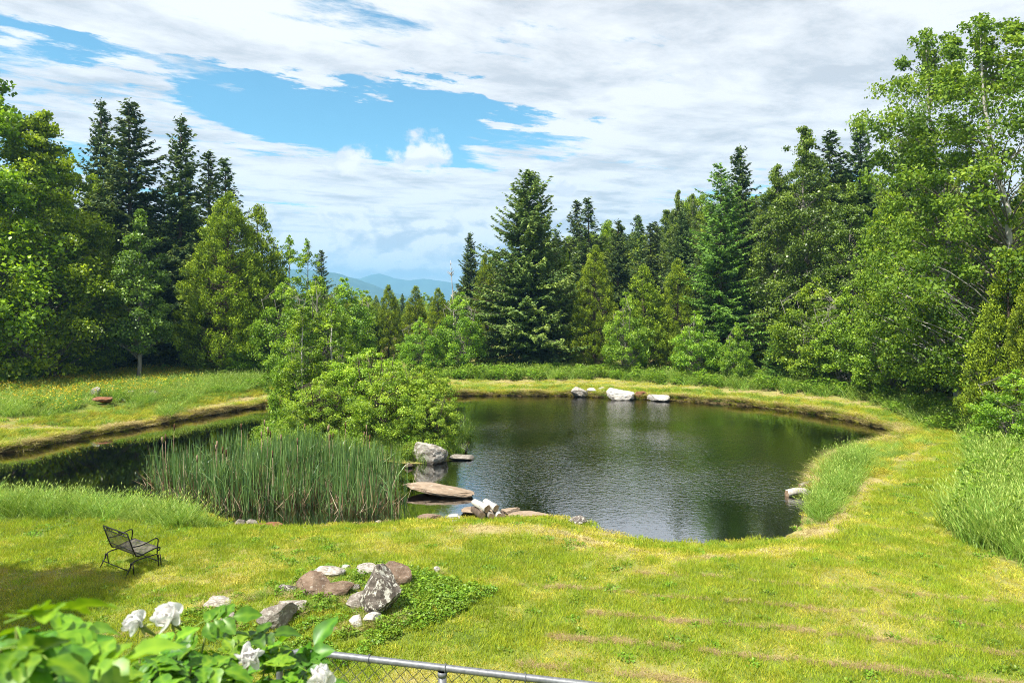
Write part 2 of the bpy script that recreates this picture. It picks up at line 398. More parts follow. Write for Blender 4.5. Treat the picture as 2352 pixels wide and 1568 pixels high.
def bark_material(name, a, b, birch=False):
    m, g = material(name)
    pos = g.n('ShaderNodeTexCoord').outputs['Object']
    if birch:
        sp = g.n('ShaderNodeSeparateXYZ', {0: pos})
        v = g.xyz(g.m('MULTIPLY', sp.outputs[0], 3.0), g.m('MULTIPLY', sp.outputs[1], 3.0), g.m('MULTIPLY', sp.outputs[2], 14.0))
        n = g.noise(v, 1.0, 4, 0.6)
        c = g.ramp(n, [(0.33, b), (0.43, a), (1.0, tuple(min(1, x * 1.15) for x in a))])
        c = g.mix(g.ss(g.n('ShaderNodeAttribute', attribute_name='tint').outputs['Fac'], .2, .4, .85, 0), c, (0.12, 0.10, 0.075))
    else:
        n = g.noise(g.vm('MULTIPLY', pos, (6, 6, 1.2)), 2.0, 5, 0.6)
        c = g.ramp(n, [(0.3, b), (0.7, a)])
    bm_ = g.n('ShaderNodeBump', {'Height': n, 'Strength': 0.6, 'Distance': 0.03})
    p = g.n('ShaderNodeBsdfPrincipled', {'Base Color': c, 'Roughness': 0.85, 'Normal': bm_.outputs[0], 'Specular IOR Level': 0.2})
    g.n('ShaderNodeOutputMaterial', {0: p})
    return m
B_birch = bark_material('birch_bark', (0.42, 0.40, 0.355), (0.06, 0.05, 0.042), True)
B_grey = bark_material('grey_bark', (0.26, 0.24, 0.21), (0.10, 0.09, 0.075))
B_brown = bark_material('brown_bark', (0.13, 0.095, 0.07), (0.045, 0.033, 0.025))
B_dead = bark_material('dead_wood', (0.50, 0.46, 0.42), (0.25, 0.22, 0.19))

# ------------------------------------------------------------------ ground and water
me = Acc()
nx, ny = len(gx), len(gy)
idx = np.arange(nx * ny).reshape(ny, nx)
Fq = np.stack([idx[:-1, :-1], idx[:-1, 1:], idx[1:, 1:], idx[1:, :-1]], -1).reshape(-1, 4)
me.add(np.stack([GX.ravel(), GY.ravel(), GZ], 1), Fq)
gm = me.mesh('ground', m_ground, True, tint=False)
a = gm.attributes.new('dry', 'FLOAT', 'POINT'); a.data.foreach_set('value', dryness(GX.ravel(), GY.ravel()))
mudv = smooth((0.05 + .07 * fbm(GX.ravel() * 1.7, GY.ravel() * 1.7, 63) - S0) / 0.06)
mudv = np.maximum(mudv, 0.85 * smooth((GY.ravel() - 44.5) / 3) * (GY.ravel() < 120) * smooth(0.5 + 0.8 * fbm(GX.ravel() * .4, GY.ravel() * .4, 77)))
a = gm.attributes.new('mud', 'FLOAT', 'POINT'); a.data.foreach_set('value', mudv)
tag(obj('ground', gm), kind='structure')

bm = bmesh.new()
cen = shore.mean(0)
nrm = []
wv = [bm.verts.new((p[0] + (p[0] - cen[0]) * 0.03, p[1] + (p[1] - cen[1]) * 0.03, WATER)) for p in shore]
bm.faces.new(wv[::-1]); bmesh.ops.triangulate(bm, faces=bm.faces[:])
bmesh.ops.recalc_face_normals(bm, faces=bm.faces[:])
if sum(f.normal.z * f.calc_area() for f in bm.faces) < 0: bmesh.ops.reverse_faces(bm, faces=bm.faces[:])
wm = bpy.data.meshes.new('water'); bm.to_mesh(wm); bm.free(); wm.materials.append(m_water)
tag(obj('water', wm), kind='structure')

# mountains, far off: ridge lines at two distances
m_mtn, g = material('wooded_mountain')
pos = g.n('ShaderNodeNewGeometry').outputs['Position']
c = g.ramp(g.noise(pos, 0.012, 5, 0.6), [(0.35, (0.03, 0.055, 0.03)), (0.7, (0.06, 0.10, 0.045))])
g.n('ShaderNodeOutputMaterial', {0: g.n('ShaderNodeBsdfPrincipled', {'Base Color': c, 'Roughness': 1.0, 'Specular IOR Level': 0.0})})
def mountain(D, prof, seed, depth):
    us = np.linspace(prof[0][0], prof[-1][0], 220)
    top = np.interp(us, [p[0] for p in prof], [p[1] for p in prof])
    rows = 14; ac_ = Acc(); X = PX(us, D)
    ztop = ZV(top, D) + D * 0.0011 * fbm(us * .03, us * 0, seed, 5)
    V = []
    for r in range(rows):
        t = r / (rows - 1)
        prof_z = -20 + (ztop + 20) * np.sin(t * np.pi) ** 0.8
        V.append(np.stack([X, np.full_like(X, D) - depth + 2 * depth * t + depth * .25 * fbm(us * .02, us * 0 + t * 5, seed + 3), prof_z + (D * .004) * fbm(us * .05, us * 0 + t * 6, seed + 7) * np.sin(t * np.pi) * (abs(t - .5) > .05)], 1))
    i2 = np.arange(rows * len(us)).reshape(rows, len(us))
    ac_.add(np.concatenate(V), np.stack([i2[:-1, :-1], i2[:-1, 1:], i2[1:, 1:], i2[1:, :-1]], -1).reshape(-1, 4))
    return tag(obj('mountain', ac_.mesh('mountain', m_mtn, True, False)), kind='structure')
mountain(4300, [(-400, 640), (300, 625), (700, 640), (780, 634), (830, 640), (868, 626), (905, 640), (945, 645), (985, 640), (1050, 650), (1300, 645), (2000, 640), (2800, 650)], 2, 300)
mountain(2600, [(-300, 640), (500, 622), (700, 618), (780, 628), (830, 644), (890, 668), (950, 690), (1100, 700), (1600, 690), (2600, 680)], 9, 260)

# ------------------------------------------------------------------ tree builders (each returns a trunk mesh and a crown mesh)
def unit(v): return v / (np.linalg.norm(v, axis=-1, keepdims=True) + 1e-9)

def broadleaf(name, seed, h, base, prof, rmax, nclump, nleaf, leaf, csize, leafmat, barkmat, stems=1, lean=(0, 0), long=1.0, upright=0.0, r0=0.16, vis=0.35, spreadbase=0.25):
    rng = np.random.default_rng(seed); tr = Acc(); cr = Acc()
    paths = []
    for k in range(stems):
        t = np.linspace(0, 1, 12)
        an = rng.uniform(0, 6.28); sp_ = 0.0 if stems == 1 else rng.uniform(.35, .75) * rmax
        wx = np.cumsum(rng.normal(0, .012 * h, 12)) * .5; wy = np.cumsum(rng.normal(0, .012 * h, 12)) * .5
        wx -= wx[0]; wy -= wy[0]
        b0_ = spreadbase * (stems > 1)
        x = lean[0] * t ** 1.4 + wx + math.cos(an) * (b0_ + sp_ * t); y = lean[1] * t ** 1.4 + wy + math.sin(an) * (b0_ + sp_ * t)
        hh = h * (.95 if stems == 1 else rng.uniform(.6, .95))
        p = np.stack([x, y, t * hh], 1); p[0, 2] = -0.25
        rr = r0 * (1 if stems == 1 else .6)
        tr.tube(p, rr * (1 - t) ** .8 + .012, 8, .5)
        paths.append((p, rr))
    tt = np.linspace(0, 1, 60); pr = np.array([prof(x) for x in tt]); cdf = np.cumsum(pr + .12); cdf /= cdf[-1]
    t = np.interp(rng.random(nclump), cdf, tt)
    an = rng.uniform(0, 2 * np.pi, nclump)
    lob = 1 + .30 * fbm(an * 1.2 + seed, t * 5, seed) + .15 * fbm(an * 3 + seed, t * 11, seed + 5)
    rho = np.interp(t, tt, pr) * rmax * lob * np.sqrt(rng.uniform(.18, 1, nclump))
    z = base + t * (h - base)
    cxy = np.stack([np.interp(z / h, np.linspace(0, 1, 12), paths[0][0][:, 0]), np.interp(z / h, np.linspace(0, 1, 12), paths[0][0][:, 1])], 1) if stems == 1 else np.stack([lean[0] * (z / h) ** 1.4, lean[1] * (z / h) ** 1.4], 1)
    if stems == 1:
        k_ = nclump // 9; t[:k_] = np.linspace(.80, .99, k_); rho[:k_] = rmax * (1 - t[:k_]) ** .7 * rng.uniform(.05, .75, k_); z[:k_] = base + t[:k_] * (h - base)
    C = np.stack([cxy[:, 0] + rho * np.cos(an), cxy[:, 1] + rho * np.sin(an), z], 1)
    for i in range(nclump):
        c = C[i]; p, rr = paths[rng.integers(len(paths))]
        dist = rho[i]
        zs = np.clip(c[2] - dist * rng.uniform(.35, .9), base * .55, h * .9); hh = p[-1, 2]
        f = np.clip(zs / hh, 0.02, .97)
        st = np.array([np.interp(f, np.linspace(0, 1, 12), p[:, k]) for k in range(3)])
        mid = (st + c) / 2 + np.array([0, 0, .12 * dist]) + rng.normal(0, .06 * dist + .02, 3)
        s = np.linspace(0, 1, 5)[:, None]
        bp = (1 - s) ** 2 * st + 2 * s * (1 - s) * mid + s * s * c
        rb = np.clip(rr * (1 - f) * vis, .012, .09)
        tr.tube(bp, np.linspace(rb, .008, 5), 4, .45 if rb > .05 else 0.0, False)
        n = int(nleaf * rng.uniform(.7, 1.3)); cs = csize * rng.uniform(.6, 1.25) * np.clip(.45 + .75 * np.interp(t[i], tt, pr), .42, 1.1); n = int(n * min(1, (cs / csize) ** 1.2 + .1))
        q = np.clip(rng.normal(size=(n, 3)), -1.9, 1.9) * np.array([cs * .45, cs * .45, cs * .30])
        q[:, 2] -= .12 * (q[:, 0] ** 2 + q[:, 1] ** 2) / max(cs, .1)
        pos_ = c + q
        outw = np.array([math.cos(an[i]), math.sin(an[i]), .2])
        N = unit(rng.normal(size=(n, 3)) * .75 + np.array([0, 0, .75]) + outw * .45)
        U = unit(rng.normal(size=(n, 3)) * .7 + outw * .4 + np.array([0, 0, -.35 + upright]))
        L = leaf * rng.uniform(.6, 1.25, n)
        ti = np.clip(.47 + rng.normal(0, .15) + rng.normal(0, .17, n) + .10 * (q[:, 2] / cs), 0, 1)
        cr.kites(pos_, U, N, L * long, L * .8, ti)
    return tr.mesh(name + '_trunk', barkmat, True), cr.mesh(name + '_crown', leafmat)

def cedar(name, seed, h, rmax, nclump, nleaf, leafmat=M_cedar):
    rng = np.random.default_rng(seed); tr = Acc(); cr = Acc()
    t = np.linspace(0, 1, 10)
    tr.tube(np.stack([.05 * np.sin(t * 5), .05 * np.cos(t * 4), t * h * .97 - .2], 1), .16 * (1 - t) + .01, 7)
    def prof(x): return (min(1, (x + .05) / .22) ** .5) * (1 - x ** 1.7) ** .85
    tt = np.linspace(0, 1, 60); pr = np.array([prof(x) for x in tt]); cdf = np.cumsum(pr + .06); cdf /= cdf[-1]
    tz = np.interp(rng.random(nclump), cdf, tt); an = rng.uniform(0, 2 * np.pi, nclump)
    lob = 1 + .18 * fbm(an * 1.6 + seed, tz * 7, seed)
    rho = np.interp(tz, tt, pr) * rmax * lob * np.sqrt(rng.uniform(.35, 1, nclump))
    for i in range(nclump):
        c = np.array([rho[i] * math.cos(an[i]), rho[i] * math.sin(an[i]), .15 + tz[i] * (h - .3)])
        out = np.array([math.cos(an[i]), math.sin(an[i]), 0])
        if i % 2 == 0:
            st = np.array([0, 0, max(.1, c[2] - rho[i] * .5)])
            s = np.linspace(0, 1, 4)[:, None]; mid = np.array([c[0] * .6, c[1] * .6, st[2]])
            tr.tube((1 - s) ** 2 * st + 2 * s * (1 - s) * mid + s * s * c, np.linspace(.025, .007, 4), 4, .5, False)
        n = int(nleaf * rng.uniform(.6, 1.3)); cs = rng.uniform(.22, .42)
        q = unit(rng.normal(size=(n, 3))) * (rng.random((n, 1)) ** .5) * np.array([cs, cs, cs * 1.15])
        U = unit(np.array([0, 0, .85]) + out * .55 + rng.normal(size=(n, 3)) * .55)
        N = unit(rng.normal(size=(n, 3)) + out * .5)
        L = rng.uniform(.09, .18, n)
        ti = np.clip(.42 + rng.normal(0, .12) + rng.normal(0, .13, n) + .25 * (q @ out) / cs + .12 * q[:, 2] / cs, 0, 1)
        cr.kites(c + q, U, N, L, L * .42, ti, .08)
    return tr.mesh(name + '_trunk', B_brown, True), cr.mesh(name + '_crown', leafmat)

def conifer(name, seed, h, rmax, leafmat, step=.30, per=7, power=.8, droop=.35, tipup=.25, base=.02, sprayL=.22, sprayW=.075, dens=1.0, gaps=.06):
    rng = np.random.default_rng(seed); tr = Acc(); cr = Acc()
    t = np.linspace(0, 1, 10)
    tr.tube(np.stack([.04 * np.sin(t * 4), .04 * np.cos(t * 3), t * h * .995 - .2], 1), .012 * h * (1 - t) + .012, 7)
    z = h * base + .15
    AC, AU, AN, AL, AT = [], [], [], [], []
    while z < h * .985:
        f = z / h
        for k in range(max(4, int(per * (1 - .35 * f)))):
            if rng.random() < gaps: continue
            a = rng.uniform(0, 6.283); zz = z + rng.uniform(-.5, .5) * step
            L = rmax * (1 - zz / h) ** power * rng.uniform(.68, 1.12) * (1 + .16 * math.sin(a * 3 + seed)) + .10
            L *= 1 + .20 * math.sin(1.9 * zz + 2 * a + seed) + .12 * math.sin(.8 * zz - a + 2 * seed)
            if f < .12: L *= .75 + 2 * f
            d = np.array([math.cos(a), math.sin(a), 0]); sd = np.array([-d[1], d[0], 0])
            up = .55 * f - .05
            def at(s): return d * (L * s)[:, None] + np.array([0, 0, 1.]) * (zz + L * (up * s - droop * (1 - .8 * f) * s ** 1.5 + tipup * s ** 3))[:, None]
            bs = np.linspace(0, 1, 4); tr.tube(at(bs), np.linspace(.010 + .008 * L, .004, 4), 4, .5, False)
            m_ = max(4, int(L / .085 * dens)); s = np.sort(rng.uniform(.12, 1, m_)); B = at(s)
            lt = np.clip(.34 * L * (1.05 - s), .10, .62)
            btint = rng.normal(0, .10)
            for sg in (-1, 1):
                td = unit(d * .75 + sd * sg * .8 + np.array([0, 0, -.22]) + rng.normal(size=(m_, 3)) * .18)
                nseg = np.maximum(1, (lt / .15).astype(int)); mx_ = nseg.max()
                for j in range(mx_):
                    ok = nseg > j
                    if not ok.any(): continue
                    pp = B[ok] + td[ok] * (lt[ok] * (j + .6) / nseg[ok])[:, None]
                    pp[:, 2] -= .06 * (lt[ok] * (j + .6) / nseg[ok]) ** 1.2
                    AC.append(pp + rng.normal(size=pp.shape) * .025); AU.append(unit(td[ok] + rng.normal(size=pp.shape) * .35))
                    AN.append(unit(rng.normal(size=pp.shape) * .8 + np.array([0, 0, .8])))
                    AL.append(rng.uniform(.75, 1.25, len(pp)))
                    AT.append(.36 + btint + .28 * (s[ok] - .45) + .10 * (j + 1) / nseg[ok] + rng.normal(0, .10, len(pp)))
        z += step * (1 - .35 * f)
    C = np.concatenate(AC); L = np.concatenate(AL)
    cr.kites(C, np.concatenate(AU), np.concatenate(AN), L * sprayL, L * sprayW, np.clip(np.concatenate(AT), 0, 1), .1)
    # leader
    nl = 26; zz = h * rng.uniform(.93, 1.0, nl); an = rng.uniform(0, 6.28, nl)
    U = unit(np.stack([np.cos(an), np.sin(an), np.full(nl, .9)], 1))
    cr.kites(np.stack([np.zeros(nl), np.zeros(nl), zz], 1) + U * .06, U, unit(rng.normal(size=(nl, 3))), .2, .06, rng.uniform(.3, .7, nl))
    return tr.mesh(name + '_trunk', B_brown, True), cr.mesh(name + '_crown', leafmat)

PROTO = {}
def proto(kind, h, pair): PROTO[kind] = (h, pair[0], pair[1])
egg = lambda x: (math.sin(min(1, x * 1.15 + .08) * math.pi) ** .6 if x < .8 else max(.03, 1 - x) ** .7 * 1.5 * .85)
tallp = lambda x: min(1, (x + .1) / .25) ** .6 * (1 - x ** 2.2) ** .75
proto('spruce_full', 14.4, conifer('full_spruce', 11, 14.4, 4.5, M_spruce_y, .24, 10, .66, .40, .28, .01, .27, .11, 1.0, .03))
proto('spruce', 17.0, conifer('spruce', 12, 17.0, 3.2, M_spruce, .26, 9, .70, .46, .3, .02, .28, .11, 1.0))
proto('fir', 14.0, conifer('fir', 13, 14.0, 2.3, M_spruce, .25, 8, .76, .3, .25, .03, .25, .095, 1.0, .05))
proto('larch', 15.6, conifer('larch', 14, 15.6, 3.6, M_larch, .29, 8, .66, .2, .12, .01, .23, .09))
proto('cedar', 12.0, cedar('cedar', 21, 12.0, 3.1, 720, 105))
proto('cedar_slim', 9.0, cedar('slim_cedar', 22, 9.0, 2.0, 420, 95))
proto('maple', 17.0, broadleaf('maple', 31, 17.0, .6, tallp, 4.9, 260, 185, .21, .80, M_maple, B_grey, r0=.22))
proto('birch', 16.5, broadleaf('birch', 32, 16.5, 1.6, lambda x: min(1, (x + .2) / .4) ** .6 * (1 - x ** 3) ** .6, 4.4, 250, 185, .15, .66, M_birch, B_birch, lean=(-1.6, 0), r0=.19, vis=.34))
proto('aspen', 16.2, broadleaf('aspen', 33, 16.2, .8, tallp, 3.2, 300, 140, .155, .58, M_aspen, B_grey, r0=.17))
proto('alder', 6.5, broadleaf('alder', 34, 6.5, .2, egg, 2.6, 210, 130, .13, .44, M_alder, B_grey, stems=6, r0=.07, vis=.25))
proto('willow', 3.6, broadleaf('willow', 35, 3.6, .12, lambda x: (.75 + .25 * math.sin(x * 3.1)) * (1 - max(0, x - .45) ** 2 * 3.1) ** .8 if x < .98 else .15, 2.2, 260, 150, .066, .28, M_willow, B_brown, stems=9, r0=.05, long=1.4, upright=.3))
proto('sapling', 8.5, broadleaf('sapling', 36, 8.5, 1.5, lambda x: min(1, (x + .2) / .4) * (1 - x ** 2) ** .7, 1.3, 90, 60, .12, .34, M_alder, B_birch, r0=.06))
proto('young_tree', 9.8, broadleaf('young_tree', 37, 9.8, 1.7, tallp, 1.75, 150, 120, .15, .42, M_aspen, B_grey, r0=.11))

NAMES = dict(spruce_full='spruce_tree', spruce='spruce_tree', fir='fir_tree', larch='larch_tree', cedar='cedar_tree', cedar_slim='cedar_tree', maple='maple_tree',
             birch='birch_tree', aspen='aspen_tree', alder='leafy_shrub', willow='leafy_shrub', sapling='birch_sapling', young_tree='young_tree')
CATS = dict(leafy_shrub='shrub')
GROUPS = dict(spruce_tree='spruces of the wood', fir_tree='slim firs of the wood', larch_tree=None, cedar_tree='cedars of the wood', maple_tree='maples on the left', birch_tree='birches on the right',
              aspen_tree='aspens of the wood', leafy_shrub='leafy shrubs round the pond', birch_sapling='thin saplings behind the island', young_tree=None)
trng = random.Random(5)
def tree(kind, u, d, topv, label, wide=1.0, xy=None, h=None, rot=None):
    x, y = xy if xy else (PX(u, d), d)
    z = gz(x, y)
    hh = h if h else ZV(topv, y) - z
    h0, tm, cm = PROTO[kind]
    s = hh / h0; nm = NAMES[kind]
    r = rot if rot is not None else trng.uniform(0, 6.28)
    o = obj(nm, None, None, (x, y, z), (0, 0, r), (s * wide, s * wide, s)); o.empty_display_size = .3
    tag(o, label, CATS.get(nm, 'tree'), GROUPS[nm])
    obj('trunk', tm, o); obj('crown', cm, o)
    return o

TREES = [
 # left side of the pond
 ('maple', -60, 36, 85, 'tall bright maple at the far left edge, partly cut by the frame', 1.05),
 ('maple', 105, 37.5, 255, 'leafy maple hanging low over the yellow flowers, beside the left-edge maple', .95),
 ('spruce', 232, 48, 226, 'thin spruce making the leftmost of the spires on the left', .80),
 ('spruce', 298, 44, 226, 'dark full spruce, second spire from the left and the bushiest there', 1.28),
 ('spruce', 416, 45, 264, 'dark layered spruce against blue sky, third spire from the left', 1.0),
 ('fir', 481, 49, 346, 'slim fir, fourth spire from the left', 1.25),
 ('fir', 519, 47, 362, 'slim dark fir right above the broad dome cedar', 1.3),
 ('cedar', 522, 42, 437, 'broad dome-shaped cedar at the right end of the left wood', 1.16),
 ('cedar_slim', 594, 43.5, 468, 'cedar forming the right shoulder of the broad dome cedar', 1.0),
 ('cedar', 432, 46, 470, 'yellow-green cedar between the layered spruce and the broad dome cedar', .8),
 ('cedar', 345, 46, 500, 'shaded cedar below the second and third left spires', .95),
 ('cedar', 225, 43, 415, 'shaded cedar below the leftmost spire', .9),
 ('young_tree', 316, 38, 482, 'slender young tree with a bare grey trunk before the left cedars', 1.0),
 ('cedar', 120, 41, 400, 'dark cedar in the shade behind the low-hanging maple', 1.0),
 ('alder', 200, 39.5, 690, 'shaded leafy shrub at the foot of the left wood, left of the young tree', 1.0),
 ('alder', 560, 41, 760, 'low shrub at the foot of the broad dome cedar', 1.2),
 # behind the island, up to the gap with the mountains
 ('sapling', 664, 44, 540, 'thin sapling with wispy top right of the broad dome cedar', 1.0),
 ('sapling', 704, 46, 547, 'thin wispy sapling, right one of the pair before the small round fir', .9),
 ('fir', 738, 57, 574, 'small dark fir standing alone left of the mountain gap', 1.25),
 ('alder', 655, 40.5, 640, 'bright tall shrub under the pair of thin saplings', .85),
 ('alder', 728, 43, 636, 'bright leafy shrub below the small lone fir', .95),
 ('alder', 790, 47, 640, 'bright leafy shrub at the left rim of the mountain gap', .95),
 ('alder', 838, 52, 668, 'leafy shrub under the left end of the mountains', .9),
 ('cedar', 893, 52, 652, 'olive cedar in the middle of the mountain gap', .95),
 ('cedar_slim', 955, 56, 655, 'olive cedar in the gap, between the middle cedar and the dead snag', 1.15),
 ('cedar_slim', 1006, 54, 660, 'olive cedar at the right rim of the mountain gap', 1.1),
 ('alder', 965, 44, 730, 'leafy shrub rising behind the right end of the island', 1.0),
 ('alder', 1058, 45, 672, 'grey-stemmed leafy shrub left of the big centre spruce', .85),
 ('spruce', 1080, 60, 532, 'dark narrow spruce spire left of the big centre spruce', .95),
 ('cedar', 1115, 51, 580, 'yellowish cedar against the left flank of the big centre spruce', .72),
 # centre and right of the far bank
 ('spruce_full', 1213, 48.5, 392, 'big full spruce at the centre of the far bank, branches to the ground', 1.16),
 ('cedar', 1296, 51, 560, 'cedar tight behind the right flank of the big centre spruce', .62),
 ('fir', 1324, 62, 460, 'slim fir, left one of the twin spires right of the centre spruce', 1.3),
 ('fir', 1352, 60, 453, 'slim fir, right one of the twin spires right of the centre spruce', 1.4),
 ('cedar', 1366, 46.5, 560, 'brownish-olive cedar in front of the twin fir spires', .95),
 ('spruce', 1420, 55, 503, 'bluish spruce between the twin spires and the middle of the wood', 1.15),
 ('alder', 1440, 43.5, 672, 'bright shrub before the bluish spruce', .8),
 ('cedar_slim', 1478, 46, 606, 'yellow-green cedar right of the bluish spruce', 1.2),
 ('fir', 1495, 58, 512, 'slim fir peeping out left of the two dark aspens', 1.5),
 ('aspen', 1556, 57, 438, 'narrow dark aspen, left one of two in the middle of the right wood', .62),
 ('aspen', 1590, 61, 446, 'narrow dark aspen, right one of two in the middle of the right wood', .5),
 ('cedar', 1556, 46, 590, 'bright yellow-green cedar below the two narrow aspens', .95),
 ('larch', 1655, 45, 372, 'soft light-green larch with feathery boughs', 1.12),
 ('spruce', 1700, 49, 332, 'pointed dark spruce rising behind the feathery larch', 1.0),
 ('alder', 1600, 41.5, 715, 'shrub at the foot of the feathery larch, left side', 1.0),
 ('alder', 1692, 39.5, 742, 'pale rounded shrub with whitish leaves at the foot of the larch', .75),
 ('larch', 1778, 38.8, 768, 'small bright-green young larch among the bank shrubs', 1.35),
 ('aspen', 1852, 44, 292, 'tall broad olive aspen, highest crown right of the larch', 1.0),
 ('aspen', 1780, 44.5, 380, 'olive aspen between the larch and the tallest olive aspen', .85),
 ('fir', 1908, 48, 298, 'slim fir at the right shoulder of the tallest olive aspen', 1.35),
 ('spruce', 1975, 48, 276, 'pointed spruce standing in the dip before the big birches', 1.0),
 ('aspen', 1955, 41, 420, 'green aspen below the pointed spruce in the dip', .95),
 ('alder', 1868, 38, 640, 'dense shrub on the bank below the tallest olive aspen', 1.0),
 ('alder', 1945, 36, 660, 'dense shrub on the bank below the spruce in the dip', .95),
 ('maple', 2052, 38, 420, 'bright broad tree left of the big birches', .62),
 ('spruce_full', 2105, 42, 272, 'dark shaggy conifer behind the left birch', .85),
 ('birch', 2200, 30.5, 72, 'tall birch whose leafy top stands highest against the clouds, left of two', .84),
 ('birch', 2345, 27, 40, 'tall white-trunked birch leaning left at the right edge', 1.0),
 ('alder', 2040, 33.5, 660, 'shaded shrub beside the dark hollow under the right trees', .95),
 ('cedar', 2178, 34.5, 560, 'dark cedar deep behind the hollow under the right trees', .7),
 ('alder', 2130, 32.5, 600, 'leafy shrub above the dark hollow under the right trees', .75),
 ('cedar_slim', 2315, 24.2, 575, 'bright yellow-green cedar before the white birch trunk', 1.0),
 ('cedar', 2420, 22.5, 470, 'yellow-green cedar cut by the right edge of the frame', .75),
 ('alder', 2330, 21.5, 850, 'whitish-leaved shrub at the right edge above the tall grass', 1.15),
]
for kind, u, d, topv, label, wide in TREES:
    tree(kind, u, d, topv, label, wide, rot=(0.0 if kind == 'birch' else None))
tree('maple', 0, 0, 0, 'maple left of the frame whose shadow lies on the lawn beside the bench', .95, xy=(-12.3, 7.7), h=10.3)

# island shrubs
for kind, u, d, topv, label, wide in [
 ('alder', 672, 27.2, 745, 'tall pale-green shrub at the left end of the island', .62),
 ('willow', 742, 25.0, 865, 'rounded willow shrub behind the cattails, left end of the island', 1.05),
 ('willow', 850, 26.4, 800, 'tall willow shrub in the middle of the island', 1.0),
 ('willow', 905, 24.6, 838, 'yellowish-green willow shrub in the front middle of the island', .95),
 ('willow', 966, 25.2, 838, 'willow shrub at the right tip of the island over the water', .85),
 ('sapling', 690, 26.6, 700, 'light-green sapling growing from the left half of the island', 1.25),
 ('sapling', 762, 27.4, 690, 'light-green sapling growing from the back middle of the island', 1.35),
 ('alder', 800, 28.2, 770, 'bright shrub at the back of the island', .7),
 ('willow', 985, 24.0, 905, 'low shrub behind the big pale boulder', .95)]:
    tree(kind, u, d, topv, label, wide)
tree('willow', 940, 23.0, 1015, 'small leafy shrub against the left side of the pale boulder', 1.0)

# dead snag
rng = np.random.default_rng(77); ac_ = Acc()
sx, sy = PX(1038, 53), 53.0; sz = gz(sx, sy); sh = ZV(592, sy) - sz
t = np.linspace(0, 1, 8); ac_.tube(np.stack([.15 * np.sin(t * 4), t * 0, t * sh - .2], 1), .09 * (1 - t) + .012, 6)
o = tag(obj('dead_tree', None, None, (sx, sy, sz)), 'bare whitish dead snag left of the big centre spruce', 'tree')
for i in range(26):
    br = Acc()
    f = rng.uniform(.45, .97); a = rng.uniform(0, 6.28); L = rng.uniform(.5, 1.3) * (1.15 - f)
    s = np.linspace(0, 1, 4)
    br.tube(np.stack([.15 * np.sin(f * 4) + math.cos(a) * L * s, math.sin(a) * L * s, f * sh - .2 + .8 * L * s ** 1.3], 1), np.linspace(.03, .010, 4), 4, .5, False); obj('branch', br.mesh('snag_branch', B_dead, True), o)
obj('trunk', ac_.mesh('snag_trunk', B_dead, True), o)

# ------------------------------------------------------------------ scattering of uncountable growth
def scatter(name, pts, meshes, vid, scl, rotz, tilt=None, kind='stuff', label=None, cat=None):
    c = bpy.data.collections.new(name + '_source')
    for i, m_ in enumerate(meshes): c.objects.link(bpy.data.objects.new('%s_source_%02d' % (name, i), m_))
    n = len(pts); me = bpy.data.meshes.new(name); me.vertices.add(n); me.vertices.foreach_set('co', np.asarray(pts, float).ravel())
    me.attributes.new('vid', 'INT', 'POINT').data.foreach_set('value', np.asarray(vid, np.int32))
    scl = np.asarray(scl, float)
    if scl.ndim == 1: scl = np.repeat(scl[:, None], 3, 1)
    me.attributes.new('scl', 'FLOAT_VECTOR', 'POINT').data.foreach_set('vector', scl.ravel())
    rot = np.zeros((n, 3)); rot[:, 2] = rotz
    if tilt is not None: rot[:, :2] = tilt
    me.attributes.new('rot', 'FLOAT_VECTOR', 'POINT').data.foreach_set('vector', rot.ravel())
    o = obj(name, me)
    ng = bpy.data.node_groups.new(name, 'GeometryNodeTree')
    ng.interface.new_socket('Geometry', in_out='INPUT', socket_type='NodeSocketGeometry')
    ng.interface.new_socket('Geometry', in_out='OUTPUT', socket_type='NodeSocketGeometry')
    N = ng.nodes.new; L = ng.links.new
    gi, go = N('NodeGroupInput'), N('NodeGroupOutput')
    ci = N('GeometryNodeCollectionInfo'); ci.inputs[0].default_value = c
    ci.inputs['Separate Children'].default_value = True; ci.inputs['Reset Children'].default_value = True
    ip = N('GeometryNodeInstanceOnPoints'); ip.inputs['Pick Instance'].default_value = True
    def attr(nm, ty):
        a = N('GeometryNodeInputNamedAttribute'); a.data_type = ty; a.inputs[0].default_value = nm
        return a.outputs[0]
    e = N('FunctionNodeEulerToRotation'); L(attr('rot', 'FLOAT_VECTOR'), e.inputs[0])
    L(gi.outputs[0], ip.inputs['Points']); L(ci.outputs[0], ip.inputs['Instance'])
    L(attr('vid', 'INT'), ip.inputs['Instance Index']); L(e.outputs[0], ip.inputs['Rotation']); L(attr('scl', 'FLOAT_VECTOR'), ip.inputs['Scale'])
    L(ip.outputs[0], go.inputs[0])
    md = o.modifiers.new('scatter', 'NODES'); md.node_group = ng
    return tag(o, label, cat, None, kind)

